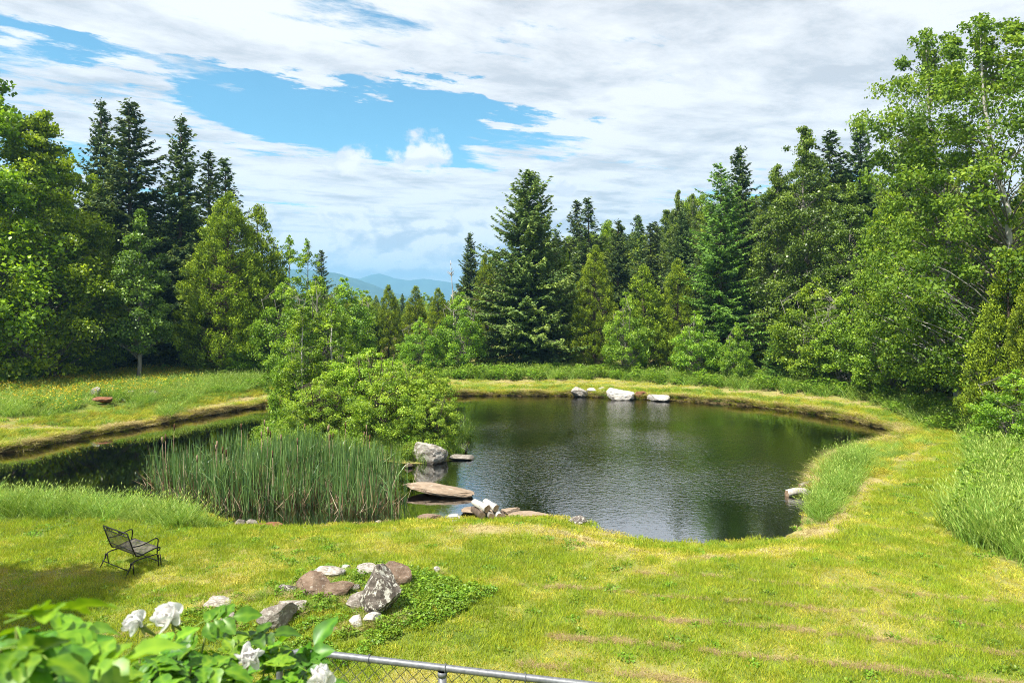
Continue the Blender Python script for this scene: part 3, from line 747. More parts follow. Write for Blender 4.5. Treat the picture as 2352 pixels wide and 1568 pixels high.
# the wood behind: one mass, trees too deep in to be told apart
rng = np.random.default_rng(8)
pts, vid, scl = [], [], []
kinds = ['spruce', 'fir', 'cedar', 'aspen', 'alder', 'cedar_slim']
sources = []
for k in kinds:
    h0, tm, cm = PROTO[k]
    sources.append(cm)
def wood(u0, u1, d0, d1, v0, v1, n, mix=(.2, .2, .35, .15, .0, .1)):
    for _ in range(n):
        u = rng.uniform(u0, u1); d = rng.uniform(d0, d1); x = PX(u, d); z = gz(x, d)
        v = np.interp(u, [u0, u1], [v0, v1]) + rng.uniform(0, 70)
        k = rng.choice(6, p=np.array(mix) / sum(mix)); h = max(3.0, ZV(v, d) - z); s = h / PROTO[kinds[k]][0]
        pts.append((x, d, z)); vid.append(k); scl.append((s * rng.uniform(.9, 1.3), s * rng.uniform(.9, 1.3), s))
wood(-900, 420, 52, 75, 420, 480, 46); wood(420, 640, 52, 72, 480, 620, 16)
wood(640, 800, 55, 90, 650, 655, 16, (.05, .1, .4, .1, .35, .2)); wood(760, 1060, 62, 150, 662, 662, 70, (.12, .22, .35, .05, .3, .2))
wood(1060, 1250, 58, 80, 590, 560, 18); wood(1250, 1560, 60, 80, 520, 470, 44); wood(1560, 2000, 55, 75, 450, 370, 48)
wood(2000, 3300, 47, 70, 380, 330, 50); wood(-1500, -420, 30, 50, 360, 330, 30, (.1, .05, .35, .5, 0, .1)); wood(2500, 3300, 22, 44, 380, 350, 20)
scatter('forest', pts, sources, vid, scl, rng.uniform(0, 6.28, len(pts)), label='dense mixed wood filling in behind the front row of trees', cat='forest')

# ---- small growth meshes
def blade_tuft(seed, n, rad, h, wd, mat_, bend=.5, seg=1, spread=.35, heads=0.0, headmat=None, tintmid=.5):
    rng = np.random.default_rng(seed); a = Acc()
    p = np.sqrt(rng.random(n)) * rad; an = rng.uniform(0, 6.28, n)
    B = np.stack([p * np.cos(an), p * np.sin(an), np.full(n, -.01)], 1)
    hh = h * rng.uniform(.45, 1.15, n); da = rng.uniform(0, 6.28, n)
    D = np.stack([np.cos(da), np.sin(da), np.zeros(n)], 1); lean = rng.uniform(.05, spread, n); bd = bend * rng.uniform(.2, 1, n)
    wa = rng.uniform(0, 6.28, n); W = np.stack([np.cos(wa), np.sin(wa), np.zeros(n)], 1) * (wd * rng.uniform(.6, 1.2, n))[:, None] * .5
    ti = np.clip(rng.normal(tintmid, .16, n), 0, 1)
    def at(s): return B + D * (hh * (lean * s + bd * s * s))[:, None] + np.array([0, 0, 1.]) * (hh * (s - .35 * bd * s * s))[:, None]
    if seg == 1:
        V = np.stack([B - W, B + W, at(1.0)], 1); a.add(V.reshape(-1, 3), np.arange(3 * n).reshape(-1, 3), np.repeat(ti, 3))
    else:
        m1, m2 = at(.45), at(.78)
        V = np.stack([B - W, B + W, m1 + W * .85, m1 - W * .85, m2 + W * .5, m2 - W * .5, at(1.0)], 1)
        i = np.arange(n)[:, None] * 7
        a.add(V.reshape(-1, 3), np.concatenate([i + [0, 1, 2, 3], i + [3, 2, 4, 5]]), np.repeat(ti, 7))
        a.F.append(a.F[-1][:0]); a.F.append((i + [5, 4, 6]) + (a.n - 7 * n))
    k = int(n * heads)
    if k:
        C = at(1.0)[:k] + np.array([0, 0, .02]); U = unit(D[:k] * .4 + np.array([0, 0, 1.]))
        if headmat is None: a.kites(C, U, unit(rng.normal(size=(k, 3))), .10, .018, np.clip(ti[:k] + .35, 0, 1))
        else:
            a2 = Acc()
            N = unit(rng.normal(size=(k, 3)) * .5 + np.array([0, 0, 1.]))
            a2.kites(C, unit(rng.normal(size=(k, 3))), N, .048, .048, rng.uniform(.2, .8, k))
            a2.kites(C + .004, unit(rng.normal(size=(k, 3))), N, .045, .045, rng.uniform(.2, .8, k))
            me_ = a.mesh('tuft', mat_); nb = len(me_.polygons)
            a.V += a2.V; a.T += a2.T; a.F += [f + a.n for f in a2.F]; a.n += a2.n
            me_ = a.mesh('tuft', mat_); me_.materials.append(headmat)
            mi = np.zeros(len(me_.polygons), np.int32); mi[nb:] = 1; me_.polygons.foreach_set('material_index', mi)
            return me_
    return a.mesh('tuft', mat_)

def leafy_tuft(seed, n, rad, h, leaf, mat_, narrow=.6):
    rng = np.random.default_rng(seed); a = Acc()
    p = np.sqrt(rng.random(n)) * rad; an = rng.uniform(0, 6.28, n)
    z = h * rng.random(n) ** .6 * (1 - .5 * (p / rad) ** 2)
    C = np.stack([p * np.cos(an), p * np.sin(an), z], 1); O = np.stack([np.cos(an), np.sin(an), np.full(n, .25)], 1)
    L = leaf * rng.uniform(.6, 1.3, n)
    a.kites(C, unit(O + rng.normal(size=(n, 3)) * .6), unit(rng.normal(size=(n, 3)) * .5 + np.array([0, 0, 1.]) + O * .3), L, L * narrow, np.clip(.25 + .4 * z / h + rng.normal(0, .15, n), 0, 1))
    return a.mesh('tuft', mat_)

lawn_green = [blade_tuft(100 + i, 150, .19, .062, .013, M_grass, .7, 1, .7) for i in range(4)]
lawn_yell = [blade_tuft(110 + i, 150, .19, .055, .013, M_grass_y, .8, 1, .8) for i in range(3)]
lawn_straw = [blade_tuft(120 + i, 130, .19, .042, .014, M_straw, 1.0, 1, 1.3) for i in range(3)]
lawn_weed = [leafy_tuft(125 + i, 46, .13, .05, .045, M_weed, .65) for i in range(2)]
LAWN = lawn_green + lawn_yell + lawn_straw + lawn_weed
tall_src = [blade_tuft(130 + i, 64, .20, .75, .014, M_tall, .55, 2, .35, .4) for i in range(4)]
mid_src = [blade_tuft(140 + i, 90, .20, .26, .012, M_tall, .8, 2, .6) for i in range(3)] + [blade_tuft(144, 90, .2, .22, .012, M_grass_y, .8, 2, .7), blade_tuft(145, 90, .2, .24, .012, M_grass, .8, 2, .7)]
fringe_src = [blade_tuft(150 + i, 90, .14, .30, .014, M_straw, 1.6, 2, .9) for i in range(3)] + [blade_tuft(155 + i, 80, .14, .26, .013, m_, 1.4, 2, .9) for i, m_ in enumerate((M_grass_y, M_grass_y, M_grass))]
flower_src = [blade_tuft(160 + i, 46, .22, .62, .013, M_tall, .4, 2, .3, .55, M_yellow) for i in range(3)]
weed_src = [leafy_tuft(170 + i, 100, .13, .12, .045, M_weed, .6) for i in range(4)]
herb_src = [leafy_tuft(180 + i, 120, .24, .85, .11, M_weed, .5) for i in range(3)]

def poly_px(pts_, z): return np.array([P(u, v, z) for u, v in pts_])
A_meadow = poly_px([(-200, 964), (0, 953), (250, 941), (385, 936), (425, 908), (470, 898), (620, 882), (640, 853), (300, 858), (0, 868), (-200, 874)], .3)
A_far = np.concatenate([poly_px([(960, 867), (1400, 869), (1600, 881), (1850, 898), (2000, 916), (2085, 942), (2130, 962), (2230, 985), (2290, 960), (2150, 925), (2000, 893), (1700, 864), (960, 848)], .15)])
A_right = poly_px([(2225, 1035), (2240, 1090), (2200, 1150), (2172, 1198), (2200, 1240), (2352, 1318), (2470, 1370), (2560, 1200), (2500, 1000), (2260, 985)], 0)
A_rpond = poly_px([(1990, 1028), (2010, 1036), (1992, 1065), (1972, 1105), (1935, 1150), (1880, 1192), (1856, 1190), (1860, 1150), (1885, 1088), (1910, 1055), (1950, 1034)], -.2)
A_near = poly_px([(-200, 1203), (0, 1199), (300, 1202), (400, 1213), (480, 1203), (487, 1192), (400, 1163), (200, 1150), (-200, 1145)], -.1)
A_bed = poly_px([(470, 1385), (560, 1365), (640, 1350), (720, 1300), (900, 1300), (985, 1320), (1060, 1345), (1140, 1355), (1105, 1385), (1000, 1440), (900, 1470), (800, 1520), (650, 1545), (500, 1500), (380, 1480), (400, 1420)], .05)
A_isl = None
def inside(x, y, poly): return sd_poly(x, y, poly) < 0

def grid_pts(x0, x1, y0, y1, step, rng):
    X, Y = np.meshgrid(np.arange(x0, x1, step), np.arange(y0, y1, step))
    x = (X + rng.uniform(-.55, .55, X.shape) * step).ravel(); y = (Y + rng.uniform(-.55, .55, Y.shape) * step).ravel()
    ok = (np.abs(x) < .78 * y + 1.0)
    return x[ok], y[ok]
rng = np.random.default_rng(4)
alltall = [A_meadow, A_far, A_right, A_rpond, A_near]
# mown lawn
LX, LY, LS = [], [], []
for (y0, y1, st, s_) in ((7.6, 14, .19, 1.0), (14, 20, .24, 1.15), (20, 30, .36, 1.5), (30, 47, .5, 2.0)):
    x, y = grid_pts(-25, 21, y0, y1, st, rng); LX.append(x); LY.append(y); LS.append(np.full(len(x), s_))
x, y, s_ = np.concatenate(LX), np.concatenate(LY), np.concatenate(LS)
sdw = sd_water(x, y); ok = sdw > .10
for cx, cy, rx, ry in island: ok &= np.hypot((x - cx) / rx, (y - cy) / ry) > 1.1
for A in alltall: ok &= ~inside(x, y, A)
x, y, s_ = x[ok], y[ok], s_[ok]
dr = dryness(x, y) + rng.normal(0, .22, len(x))
vid = np.where(dr < .24, rng.integers(0, 4, len(x)), np.where(dr < .80, rng.integers(4, 7, len(x)), rng.integers(7, 10, len(x))))
vid = np.where(rng.random(len(x)) < .10 * smooth(.4 - dr) + .9 * (fbm(x * .7, y * .7, 51) > .42) * (rng.random(len(x)) < .35), rng.integers(10, 12, len(x)), vid)
sc_ = np.stack([s_, s_, s_ ** .6 * rng.uniform(.8, 1.3, len(x)) * (1 + .5 * (vid < 4))], 1)
scatter('lawn_grass', np.stack([x, y, ground_z(x, y)], 1), LAWN, vid, sc_, rng.uniform(0, 6.28, len(x)), label='short mown grass, patchy green and straw yellow', cat='grass')

def area_scatter(name, poly, step, src, hs, label, cat, wsel=None, seed=1, spread=1.0):
    rng = np.random.default_rng(seed)
    x, y = grid_pts(poly[:, 0].min(), poly[:, 0].max(), poly[:, 1].min(), poly[:, 1].max(), step, rng)
    ok = inside(x, y, poly) & (sd_water(x, y) > -.05); x, y = x[ok], y[ok]
    n = len(x); h = hs * rng.uniform(.65, 1.2, n) * (1 + .25 * fbm(x * .8, y * .8, seed))
    v = rng.choice(len(src), n, p=wsel) if wsel is not None else rng.integers(0, len(src), n)
    return scatter(name, np.stack([x, y, ground_z(x, y)], 1), src, v, np.stack([np.full(n, spread), np.full(n, spread), h], 1), rng.uniform(0, 6.28, n), label=label, cat=cat)
area_scatter('tall_grass', A_right, .26, tall_src + herb_src[:1], .95, 'tall pale-headed grass at the right edge below the shrubs', 'grass', [.24, .24, .22, .22, .08], 2, 1.2)
area_scatter('tall_grass', A_rpond, .20, tall_src + mid_src[:2], .60, 'tall seeding grass on the right pond shore beside the mown path', 'grass', None, 3)
area_scatter('tall_grass', A_near, .20, tall_src + mid_src[:2], .62, 'bright tall grass between the bench and the left water', 'grass', None, 4)
area_scatter('tall_grass', A_far, .42, tall_src + herb_src, .85, 'tall grass and weeds along the foot of the far and right wood', 'grass', None, 5, 1.6)
# meadow: herbs at the wood's foot, flowers in the middle
rng = np.random.default_rng(6)
x, y = grid_pts(A_meadow[:, 0].min(), A_meadow[:, 0].max(), A_meadow[:, 1].min(), A_meadow[:, 1].max(), .36, rng)
ok = inside(x, y, A_meadow)
for u0, u1, v1 in ((209, 232, 917), (212, 262, 929), (267, 294, 928), (263, 279, 941), (326, 377, 925), (328, 385, 939)):
    cx_, cy_ = P((u0 + u1) / 2, v1, .2); ok &= ~((np.abs(x - cx_) < (u1 - u0) / 2 / FPX * cy_ + .12) & (y > cy_ - 2.6) & (y < cy_ + .7))
x, y = x[ok], y[ok]; n = len(x)
yel = smooth((.35 - (x + 18.0) / 4 + .7 * fbm(x * .6, y * .6, 9))) * smooth((y - 28.0) / 3.0)
herb = smooth((x + 16) / 5) * .5 + .1
r_ = rng.random(n); v = np.where(r_ < yel * .55, 4 + rng.integers(0, 3, n), np.where(r_ < yel * .55 + herb * .5, 7 + rng.integers(0, 3, n), rng.integers(0, 4, n)))
scatter('meadow_grass', np.stack([x, y, ground_z(x, y)], 1), tall_src + flower_src + herb_src, v, np.stack([np.full(n, 1.4), np.full(n, 1.4), rng.uniform(.5, .95, n)], 1), rng.uniform(0, 6.28, n),
        label='uncut meadow with yellow buttercups on the left bank', cat='meadow')
# uncut strip and straw fringe along the cut banks
rng = np.random.default_rng(7)
x, y = grid_pts(-24, 18, 20, 44, .24, rng); s = sd_water(x, y)
isl = np.zeros(len(x), bool)
for cx, cy, rx, ry in island: isl |= np.hypot((x - cx) / rx, (y - cy) / ry) < 1.15
ok = (s > .05) & (s < 1.7 + .8 * (x < -10)) & ~isl & (d_line(x, y, path_l) > .42); xa, ya = x[ok], y[ok]; n = len(xa)
scatter('bank_grass', np.stack([xa, ya, ground_z(xa, ya)], 1), mid_src, rng.choice(5, n, p=[.1, .1, .1, .4, .3]), np.stack([np.full(n, 1.3), np.full(n, 1.3), rng.uniform(.5, 1.0, n)], 1), rng.uniform(0, 6.28, n), label='uncut yellowish grass along the top of the pond bank', cat='grass')
x, y = grid_pts(-24, 18, 19, 44, .10, rng); s = sd_water(x, y)
isl = np.zeros(len(x), bool)
for cx, cy, rx, ry in island: isl |= np.hypot((x - cx) / rx, (y - cy) / ry) < 1.15
ok = (s > .0) & (s < .17 + .10 * fbm(x * 1.1, y * 1.1, 64)) & (rng.random(len(x)) < .85 + .5 * fbm(x * .8, y * .8, 65)) & ~isl; xa, ya = x[ok], y[ok]; n = len(xa)
scatter('bank_fringe', np.stack([xa, ya, ground_z(xa, ya)], 1), fringe_src, rng.integers(0, 6, n), np.stack([np.full(n, 1.2), np.full(n, 1.2), rng.uniform(.5, 1.1, n)], 1), rng.uniform(0, 6.28, n), label='dry straw fringe hanging over the cut edge of the pond', cat='grass')
# island ground growth
x, y = grid_pts(-11, -1.5, 21.5, 29, .28, rng); ok = (sd_water(x, y) > .02); isl = np.zeros(len(x), bool)
for cx, cy, rx, ry in island: isl |= np.hypot((x - cx) / rx, (y - cy) / ry) < 1.1
ok &= isl; x, y = x[ok], y[ok]; n = len(x)
scatter('island_growth', np.stack([x, y, ground_z(x, y)], 1), tall_src + herb_src, rng.integers(0, 7, n), rng.uniform(.6, 1.0, n), rng.uniform(0, 6.28, n), label='rank grass and herbs under the island shrubs', cat='weeds')
# weed bed round the lawn rocks
rng = np.random.default_rng(12)
x, y = grid_pts(A_bed[:, 0].min(), A_bed[:, 0].max(), A_bed[:, 1].min(), A_bed[:, 1].max(), .12, rng)
q = sd_poly(x, y, A_bed); edge = x + y * .0
keep = (q < 0) & (rng.random(len(x)) < np.clip(.18 + .75 * smooth((x - MOUND[0] - .2) / 1.0 + .4 * fbm(x * 1.5, y * 1.5, 3)) + .5 * smooth((9.9 - y) / .8), 0, 1))
x, y = x[keep], y[keep]; n = len(x)
scatter('weed_bed', np.stack([x, y, ground_z(x, y)], 1), weed_src, rng.integers(0, 4, n), rng.uniform(.55, 1.15, n), rng.uniform(0, 6.28, n), label='green leafy weeds spreading round the lawn rocks', cat='weeds')
# rows of dried clippings left by the mower
rng = np.random.default_rng(13); X_, Y_ = [], []
for c0, xa, xb, den in ((9.25, .1, 5.2, .75), (10.10, .55, 7.0, 1.0), (10.98, 1.2, 8.2, .9), (11.86, .1, 8.0, .45), (12.8, 2.2, 8.5, .25), (9.95, -6.3, -5.0, .7), (11.3, -6.5, -4.5, .4)):
    n = int((xb - xa) * 46 * den); xx = rng.uniform(xa, xb, n)
    k = rng.random(n) < np.clip(.7 + .7 * fbm(xx * 1.3, xx * 0 + c0, 17), 0, 1); xx = xx[k]
    slope = -.21 if xa > -1 else -.10
    X_.append(xx); Y_.append(c0 + slope * xx * (1 if xa > -1 else 0) + rng.normal(0, .035, len(xx)) + .09 * fbm(xx * 1.2, xx * 0 + c0 * 3, 19))
x, y = np.concatenate(X_), np.concatenate(Y_); n = len(x)
M_clip = leaf_material('dried_clippings', (0.16, 0.11, 0.045), (0.34, 0.25, 0.12), (0.50, 0.39, 0.22), .1, .8, .1)
clip_src = [blade_tuft(190 + i, 46, .10, .06, .009, M_clip, 2.5, 1, 2.4) for i in range(3)]
scatter('dry_clippings', np.stack([x, y, ground_z(x, y) + .02], 1), clip_src, rng.integers(0, 3, n), rng.uniform(.35, .75, n), rng.uniform(0, 6.28, n), label='brown rows of dried mowing clippings on the lawn', cat='clippings')

# cattails
rng = np.random.default_rng(15)
A_cat = np.array([(-11.2, 20.2), (-9.2, 18.3), (-7.4, 17.35), (-5, 16.95), (-2.75, 17.15), (-2.9, 18.6), (-3.4, 20.2), (-4.6, 21.6), (-8.6, 21.9), (-10.2, 20.9)])
x = rng.uniform(-11.4, -2.6, 7000); y = rng.uniform(16.8, 22.0, 7000)
q = sd_poly(x, y, A_cat); ok = (q < 0) & (rng.random(7000) < smooth(-q / 1.0 + .12) * np.clip(.52 + 1.1 * fbm(x * 1.4, y * 1.4, 31), .05, 1) * smooth((x + 11.4) / 2.2 + .15)); x, y = x[ok], y[ok]
ac_ = Acc(); zb = np.maximum(ground_z(x, y), WATER - .35)
for k in range(4):
    n = len(x); da = rng.uniform(0, 6.28, n) + 0.0; D = np.stack([np.cos(da), np.sin(da), np.zeros(n)], 1)
    hh = (.55 + 1.05 * rng.random(n) ** .8) * (.85 + .2 * vnoise(x * .9, y * .9, 4) + .1 * vnoise(x * 3, y * 3, 6)); wv_ = rng.uniform(0, 6.28, n)
    W = np.stack([np.cos(wv_), np.sin(wv_), np.zeros(n)], 1) * .0105 * rng.uniform(.7, 1.5, n)[:, None]
    B = np.stack([x, y, zb], 1) + rng.normal(0, .03, (n, 3)) * np.array([1, 1, 0]); bd = rng.uniform(.02, .16, n); bd2 = np.where(rng.random(n) < .2, rng.uniform(.2, .6, n), 0)
    hz = hh + (WATER - zb)
    def at(s): return B + D * (hz * (bd * s + .10 * bd * s * s + bd2 * s ** 4))[:, None] + np.array([0, 0, 1.]) * (hz * (s - bd2 * .45 * s ** 5))[:, None]
    rows = [B - W, B + W]
    for s_ in (.35, .65, .85): rows += [at(s_) + W * (1.05 - .4 * s_), at(s_) - W * (1.05 - .4 * s_)]
    rows.append(at(1.0)); V = np.stack(rows, 1); i = np.arange(n)[:, None] * 9
    n0 = ac_.n; ti = np.clip(rng.normal(.5, .28, n), 0, 1)
    ac_.add(V.reshape(-1, 3), np.concatenate([i + [0, 1, 2, 3], i + [3, 2, 4, 5], i + [5, 4, 6, 7]]), np.repeat(ti, 9))
    ac_.F.append(i + [7, 6, 8] + n0)
cat = tag(obj('cattails', ac_.mesh('cattails', M_cattail)), 'dense stand of green cattails in the left of the pond', 'cattails', kind='stuff')
ac_ = Acc(); n = 5200; j = rng.integers(0, len(x), n); D = unit(rng.normal(size=(n, 3)) * np.array([1, 1, .15]))
B = np.stack([x[j], y[j], np.full(n, WATER - .1)], 1) + rng.normal(0, .06, (n, 3)) * np.array([1, 1, 0]); L = np.where(rng.random(n) < .12, rng.uniform(.9, 1.5, n), rng.uniform(.25, .95, n))
U = unit(np.array([0, 0, 1.]) + D * (rng.uniform(.05, 1.4, n) * np.where(L > .95, .3, 1))[:, None]); ac_.kites(B + U * L[:, None] * .5, U, unit(rng.normal(size=(n, 3))), L, .022, np.clip(rng.normal(.5, .25, n), 0, 1), .05)
tag(obj('dry_reeds', ac_.mesh('dry_reeds', M_deadreed), cat), kind='stuff')
ac_ = Acc()
for i in range(26):
    k = rng.integers(len(x)); zt = WATER + rng.uniform(1.15, 1.6); a_ = rng.normal(0, .05, 2)
    ac_.tube([(x[k], y[k], WATER), (x[k] + a_[0], y[k] + a_[1], zt)], .006, 4, .9)
    ac_.tube([(x[k] + a_[0], y[k] + a_[1], zt - .02), (x[k] + a_[0] * 1.1, y[k] + a_[1] * 1.1, zt + .16)], .018, 6, rng.uniform(.2, 1))
tag(obj('cattail_spike', ac_.mesh('cattail_spikes', M_brown), cat), kind='stuff')

# ------------------------------------------------------------------ rocks
def rock_material(name, cols, lichen=(0.55, 0.55, 0.5), lam=.25, streak=False):
    m, g = material(name)
    pos = g.n('ShaderNodeTexCoord').outputs['Object']
    rnd = g.n('ShaderNodeObjectInfo').outputs['Random']
    pos = g.vm('ADD', pos, g.xyz(g.m('MULTIPLY', rnd, 31.0), g.m('MULTIPLY', rnd, 17.0), 0.0))
    n = g.noise(g.vm('MULTIPLY', pos, (1, 1, 3)) if streak else pos, 3.5, 7, 0.62, 0.3)
    c = g.ramp(n, [(0.28, cols[0]), (0.5, cols[1]), (0.72, cols[2])])
    l = g.ss(g.noise(g.vm('ADD', pos, (5, 9, 2)), 8.0, 5, 0.65), 0.60 - lam * .25, 0.70 - lam * .25)
    c = g.mix(g.m('MULTIPLY', l, .85), c, lichen)
    d = g.ss(g.noise(g.vm('ADD', pos, (15, 2, 7)), 14.0, 4, 0.7), 0.62, 0.72)
    c = g.mix(g.m('MULTIPLY', d, .7), c, tuple(v * .35 for v in cols[0]))
    wz = g.n('ShaderNodeSeparateXYZ', {0: g.n('ShaderNodeNewGeometry').outputs['Position']}).outputs[2]
    wz = g.m('ADD', wz, g.m('MULTIPLY', n, -.06))
    c = g.mix(g.ss(wz, WATER + .0, WATER + .06, .72, 0.0), c, (0.035, 0.028, 0.02))      # wet foot at the waterline
    fb = g.noise(pos, 22.0, 6, 0.7)
    bmp = g.n('ShaderNodeBump', {'Height': g.m('ADD', fb, g.m('MULTIPLY', n, 1.5)), 'Strength': .55, 'Distance': .03})
    g.n('ShaderNodeOutputMaterial', {0: g.n('ShaderNodeBsdfPrincipled', {'Base Color': c, 'Roughness': .88, 'Normal': bmp.outputs[0], 'Specular IOR Level': .2})})
    return m
RM = dict(
 pale=rock_material('pale_stone', [(0.12, 0.095, 0.075), (0.25, 0.22, 0.185), (0.38, 0.35, 0.31)], (0.43, 0.41, 0.37), .5),
 white=rock_material('white_stone', [(0.22, 0.19, 0.16), (0.40, 0.37, 0.33), (0.54, 0.52, 0.48)], (0.52, 0.50, 0.46), .5),
 grey=rock_material('grey_stone', [(0.115, 0.097, 0.079), (0.180, 0.155, 0.130), (0.259, 0.230, 0.202)], (0.346, 0.324, 0.288), .3),
 brown=rock_material('brown_stone', [(0.094, 0.061, 0.040), (0.173, 0.119, 0.083), (0.245, 0.180, 0.130)], (0.324, 0.288, 0.238), .1),
 dark=rock_material('dark_stone', [(0.035, 0.03, 0.026), (0.09, 0.075, 0.062), (0.20, 0.17, 0.15)], (0.50, 0.48, 0.42), .38, True),
 red=rock_material('rust_stone', [(0.108, 0.043, 0.022), (0.202, 0.086, 0.043), (0.274, 0.151, 0.094)], (0.302, 0.238, 0.187), .1),
 tan=rock_material('tan_slab', [(0.158, 0.115, 0.079), (0.259, 0.194, 0.137), (0.331, 0.266, 0.202)], (0.360, 0.317, 0.259), .12))
rock_n = [0]; ROCKS = []
def rock_mesh(seed, cuts=9, sub=4, flat=.0, taper=0.0):
    rng = np.random.default_rng(seed)
    bm = bmesh.new(); bmesh.ops.create_icosphere(bm, subdivisions=sub, radius=1.0)
    V = np.array([v.co[:] for v in bm.verts])
    for _ in range(cuts):
        nrm_ = unit(rng.normal(size=3)); d = rng.uniform(.42, .82)
        ex = V @ nrm_ - d; V = V - np.where(ex > 0, ex, 0)[:, None] * nrm_ * .985
    off = rng.uniform(0, 50, 3)
    for i, v in enumerate(bm.verts):
        q = Vector(V[i]); dn = mnoise.fractal(q * 1.6 + Vector(off), 1.0, 2.0, 3) * .07 + mnoise.fractal(q * 6 + Vector(off), 1.0, 2.0, 4) * .055
        V[i] = np.array(q) * (1 + dn)
    if taper: V[:, :2] *= (1 - taper * np.clip(V[:, 2], -.6, 1))[:, None]
    lo, hi = V.min(0), V.max(0); V = (V - (lo + hi) / 2) / (hi - lo)      # unit box
    V[:, 2] += .5
    for i, v in enumerate(bm.verts): v.co = V[i]
    me = bpy.data.meshes.new('rock'); bm.to_mesh(me); bm.free()
    return me
def rock(x0, x1, v0, v1, mat_, label, z=0.0, depth=.8, seed=None, hfac=None, rot=(0, 0, 0), taper=0.0, cuts=13, name='rock', group=None, sink=.12, lift=0.0, fwd=.42):
    """a stone spanning the surveyed picture box, its foot on level z"""
    rock_n[0] += 1; seed = seed or 300 + rock_n[0]
    u = (x0 + x1) / 2; d = (CAM_H - z) * FPX / (v1 - HY); wm_ = (x1 - x0) / FPX * d; dm = wm_ * depth
    hpx = (v1 - v0) / FPX * d; sl = (CAM_H - z) / d
    hm = hfac * wm_ if hfac else max(.35 * hpx, hpx - .45 * dm * sl)
    y = d + dm * fwd; x = PX(u, y)
    me = rock_mesh(seed, cuts, 4 if (x1 - x0) > 34 else 3, taper=taper); me.materials.append(RM[mat_])
    hs = hm * (1 + sink)
    o = obj(name, me, None, (x, y, z - hm * sink + lift), rot, (wm_, dm, hs))
    ROCKS.append((x, y, wm_, dm, group))
    return tag(o, label, 'rock', group)

G1 = 'rocks in the lawn weed bed'
zb_ = lambda u, v: gz(*P(u, v, .15))
for a_ in [
 (474, 544, 1374, 1396, 'pale', 'long pale stone left of the rock group, above the rose flowers', .5, 0),
 (505, 541, 1412, 1452, 'grey', 'half-hidden grey stone just above the rose leaves', .9, 0),
 (601, 674, 1388, 1456, 'grey', 'big rounded grey boulder with lichen, nearest of the rock group', .85, .1),
 (636, 702, 1379, 1406, 'pale', 'light-grey rounded stone touching the back of the big grey boulder', .6, 0),
 (641, 681, 1343, 1366, 'dark', 'small dark stone at the left end of the brown pyramid rock', .7, 0),
 (679, 760, 1319, 1370, 'brown', 'brown pyramid-shaped rock in the left of the rock group', .7, .55),
 (718, 790, 1300, 1333, 'pale', 'whitish mottled rock at the back left of the rock group', .7, .1),
 (781, 803, 1299, 1312, 'white', 'little white stone at the back of the rock group', .8, 0),
 (748, 812, 1334, 1376, 'brown', 'long brown rock slanting down in the middle of the group', .6, .2),
 (803, 826, 1344, 1362, 'dark', 'little dark stone left of the tall lichened rock', .9, 0),
 (798, 850, 1364, 1402, 'grey', 'grey-brown stone at the left foot of the tall lichened rock', .8, .1),
 (822, 868, 1298, 1326, 'pale', 'whitish-brown rock behind the tall lichened rock', .7, .2),
 (826, 916, 1310, 1424, 'dark', 'tall dark rock blotched with white lichen, largest of the group', .62, .35),
 (884, 943, 1298, 1353, 'brown', 'blocky plain brown boulder at the right of the rock group', .85, .0),
 (838, 874, 1408, 1436, 'white', 'white angular stone at the front right of the group', .8, 0),
 (803, 834, 1418, 1444, 'white', 'pinkish-white stone left of the white angular stone', .8, 0),
 (914, 931, 1411, 1425, 'pale', 'tiny pale stone at the right foot of the tall lichened rock', .8, 0),
 (752, 788, 1438, 1452, 'tan', 'flat reddish-pale stone low in the front of the group', .8, 0),
 (997, 1010, 1302, 1317, 'white', 'tiny white stone alone in the lawn right of the group', .8, 0),
 (578, 604, 1367, 1376, 'pale', 'flat pale stone lying in the grass above the big grey boulder', .8, 0)]:
    x0, x1, v0, v1, mt, lb, dp, tp = a_; gx_ = (x1 - x0) * .07; x0 -= gx_; x1 += gx_; v0 -= (v1 - v0) * .14
    rock(x0, x1, v0, v1, mt, lb, zb_((x0 + x1) / 2, v1), dp, taper=tp, group=G1)
zw = WATER
G2 = 'stones round the pond'
rock(932, 1031, 1012, 1066, 'pale', 'big pale boulder at the right tip of the island', zw, .8, seed=412, hfac=.47, cuts=7, group=G2)
rock(1038, 1076, 1016, 1041, 'dark', 'dark mottled stone in the water right of the pale boulder', zw, .8, group=G2)
rock(1030, 1090, 1038, 1057, 'grey', 'low flat stone in the water in front of the dark mottled one', zw, .55, hfac=.16, group=G2)
rock(929, 949, 1062, 1075, 'brown', 'small brown stone at the left foot of the pale boulder', zw, .8, group=G2)
rock(918, 1096, 1106, 1142, 'tan', 'long tan whaleback rock lying in the water', zw, .34, seed=433, hfac=.13, rot=(0, R(4), R(-14)), cuts=5, group=G2)
rock(1058, 1150, 1142, 1186, 'tan', 'flat beige slab in the water behind the log pile', zw, .75, hfac=.14, group=G2)
rock(1150, 1196, 1156, 1187, 'tan', 'squarish tan slab right of the log pile', zw, .8, hfac=.34, cuts=12, group=G2)
rock(956, 1012, 1180, 1203, 'brown', 'rounded brown stone on the near shore left of the white stone', zw + .05, .7, group=G2)
rock(1020, 1064, 1178, 1198, 'white', 'white flat-topped stone on the near shore left of the log pile', zw + .05, .7, group=G2)
rock(1010, 1086, 1193, 1208, 'grey', 'long low grey stone on the near shore in front of the white one', zw + .12, .4, hfac=.15, group=G2)
rock(1166, 1282, 1181, 1194, 'tan', 'long flat ledge stone at the water right of the log pile', zw + .02, .4, hfac=.10, group=G2)
rock(1300, 1358, 1178, 1214, 'dark', 'dark pointed stone at the near shore right of the ledge', zw + .05, .7, taper=.4, hfac=.42, group=G2)
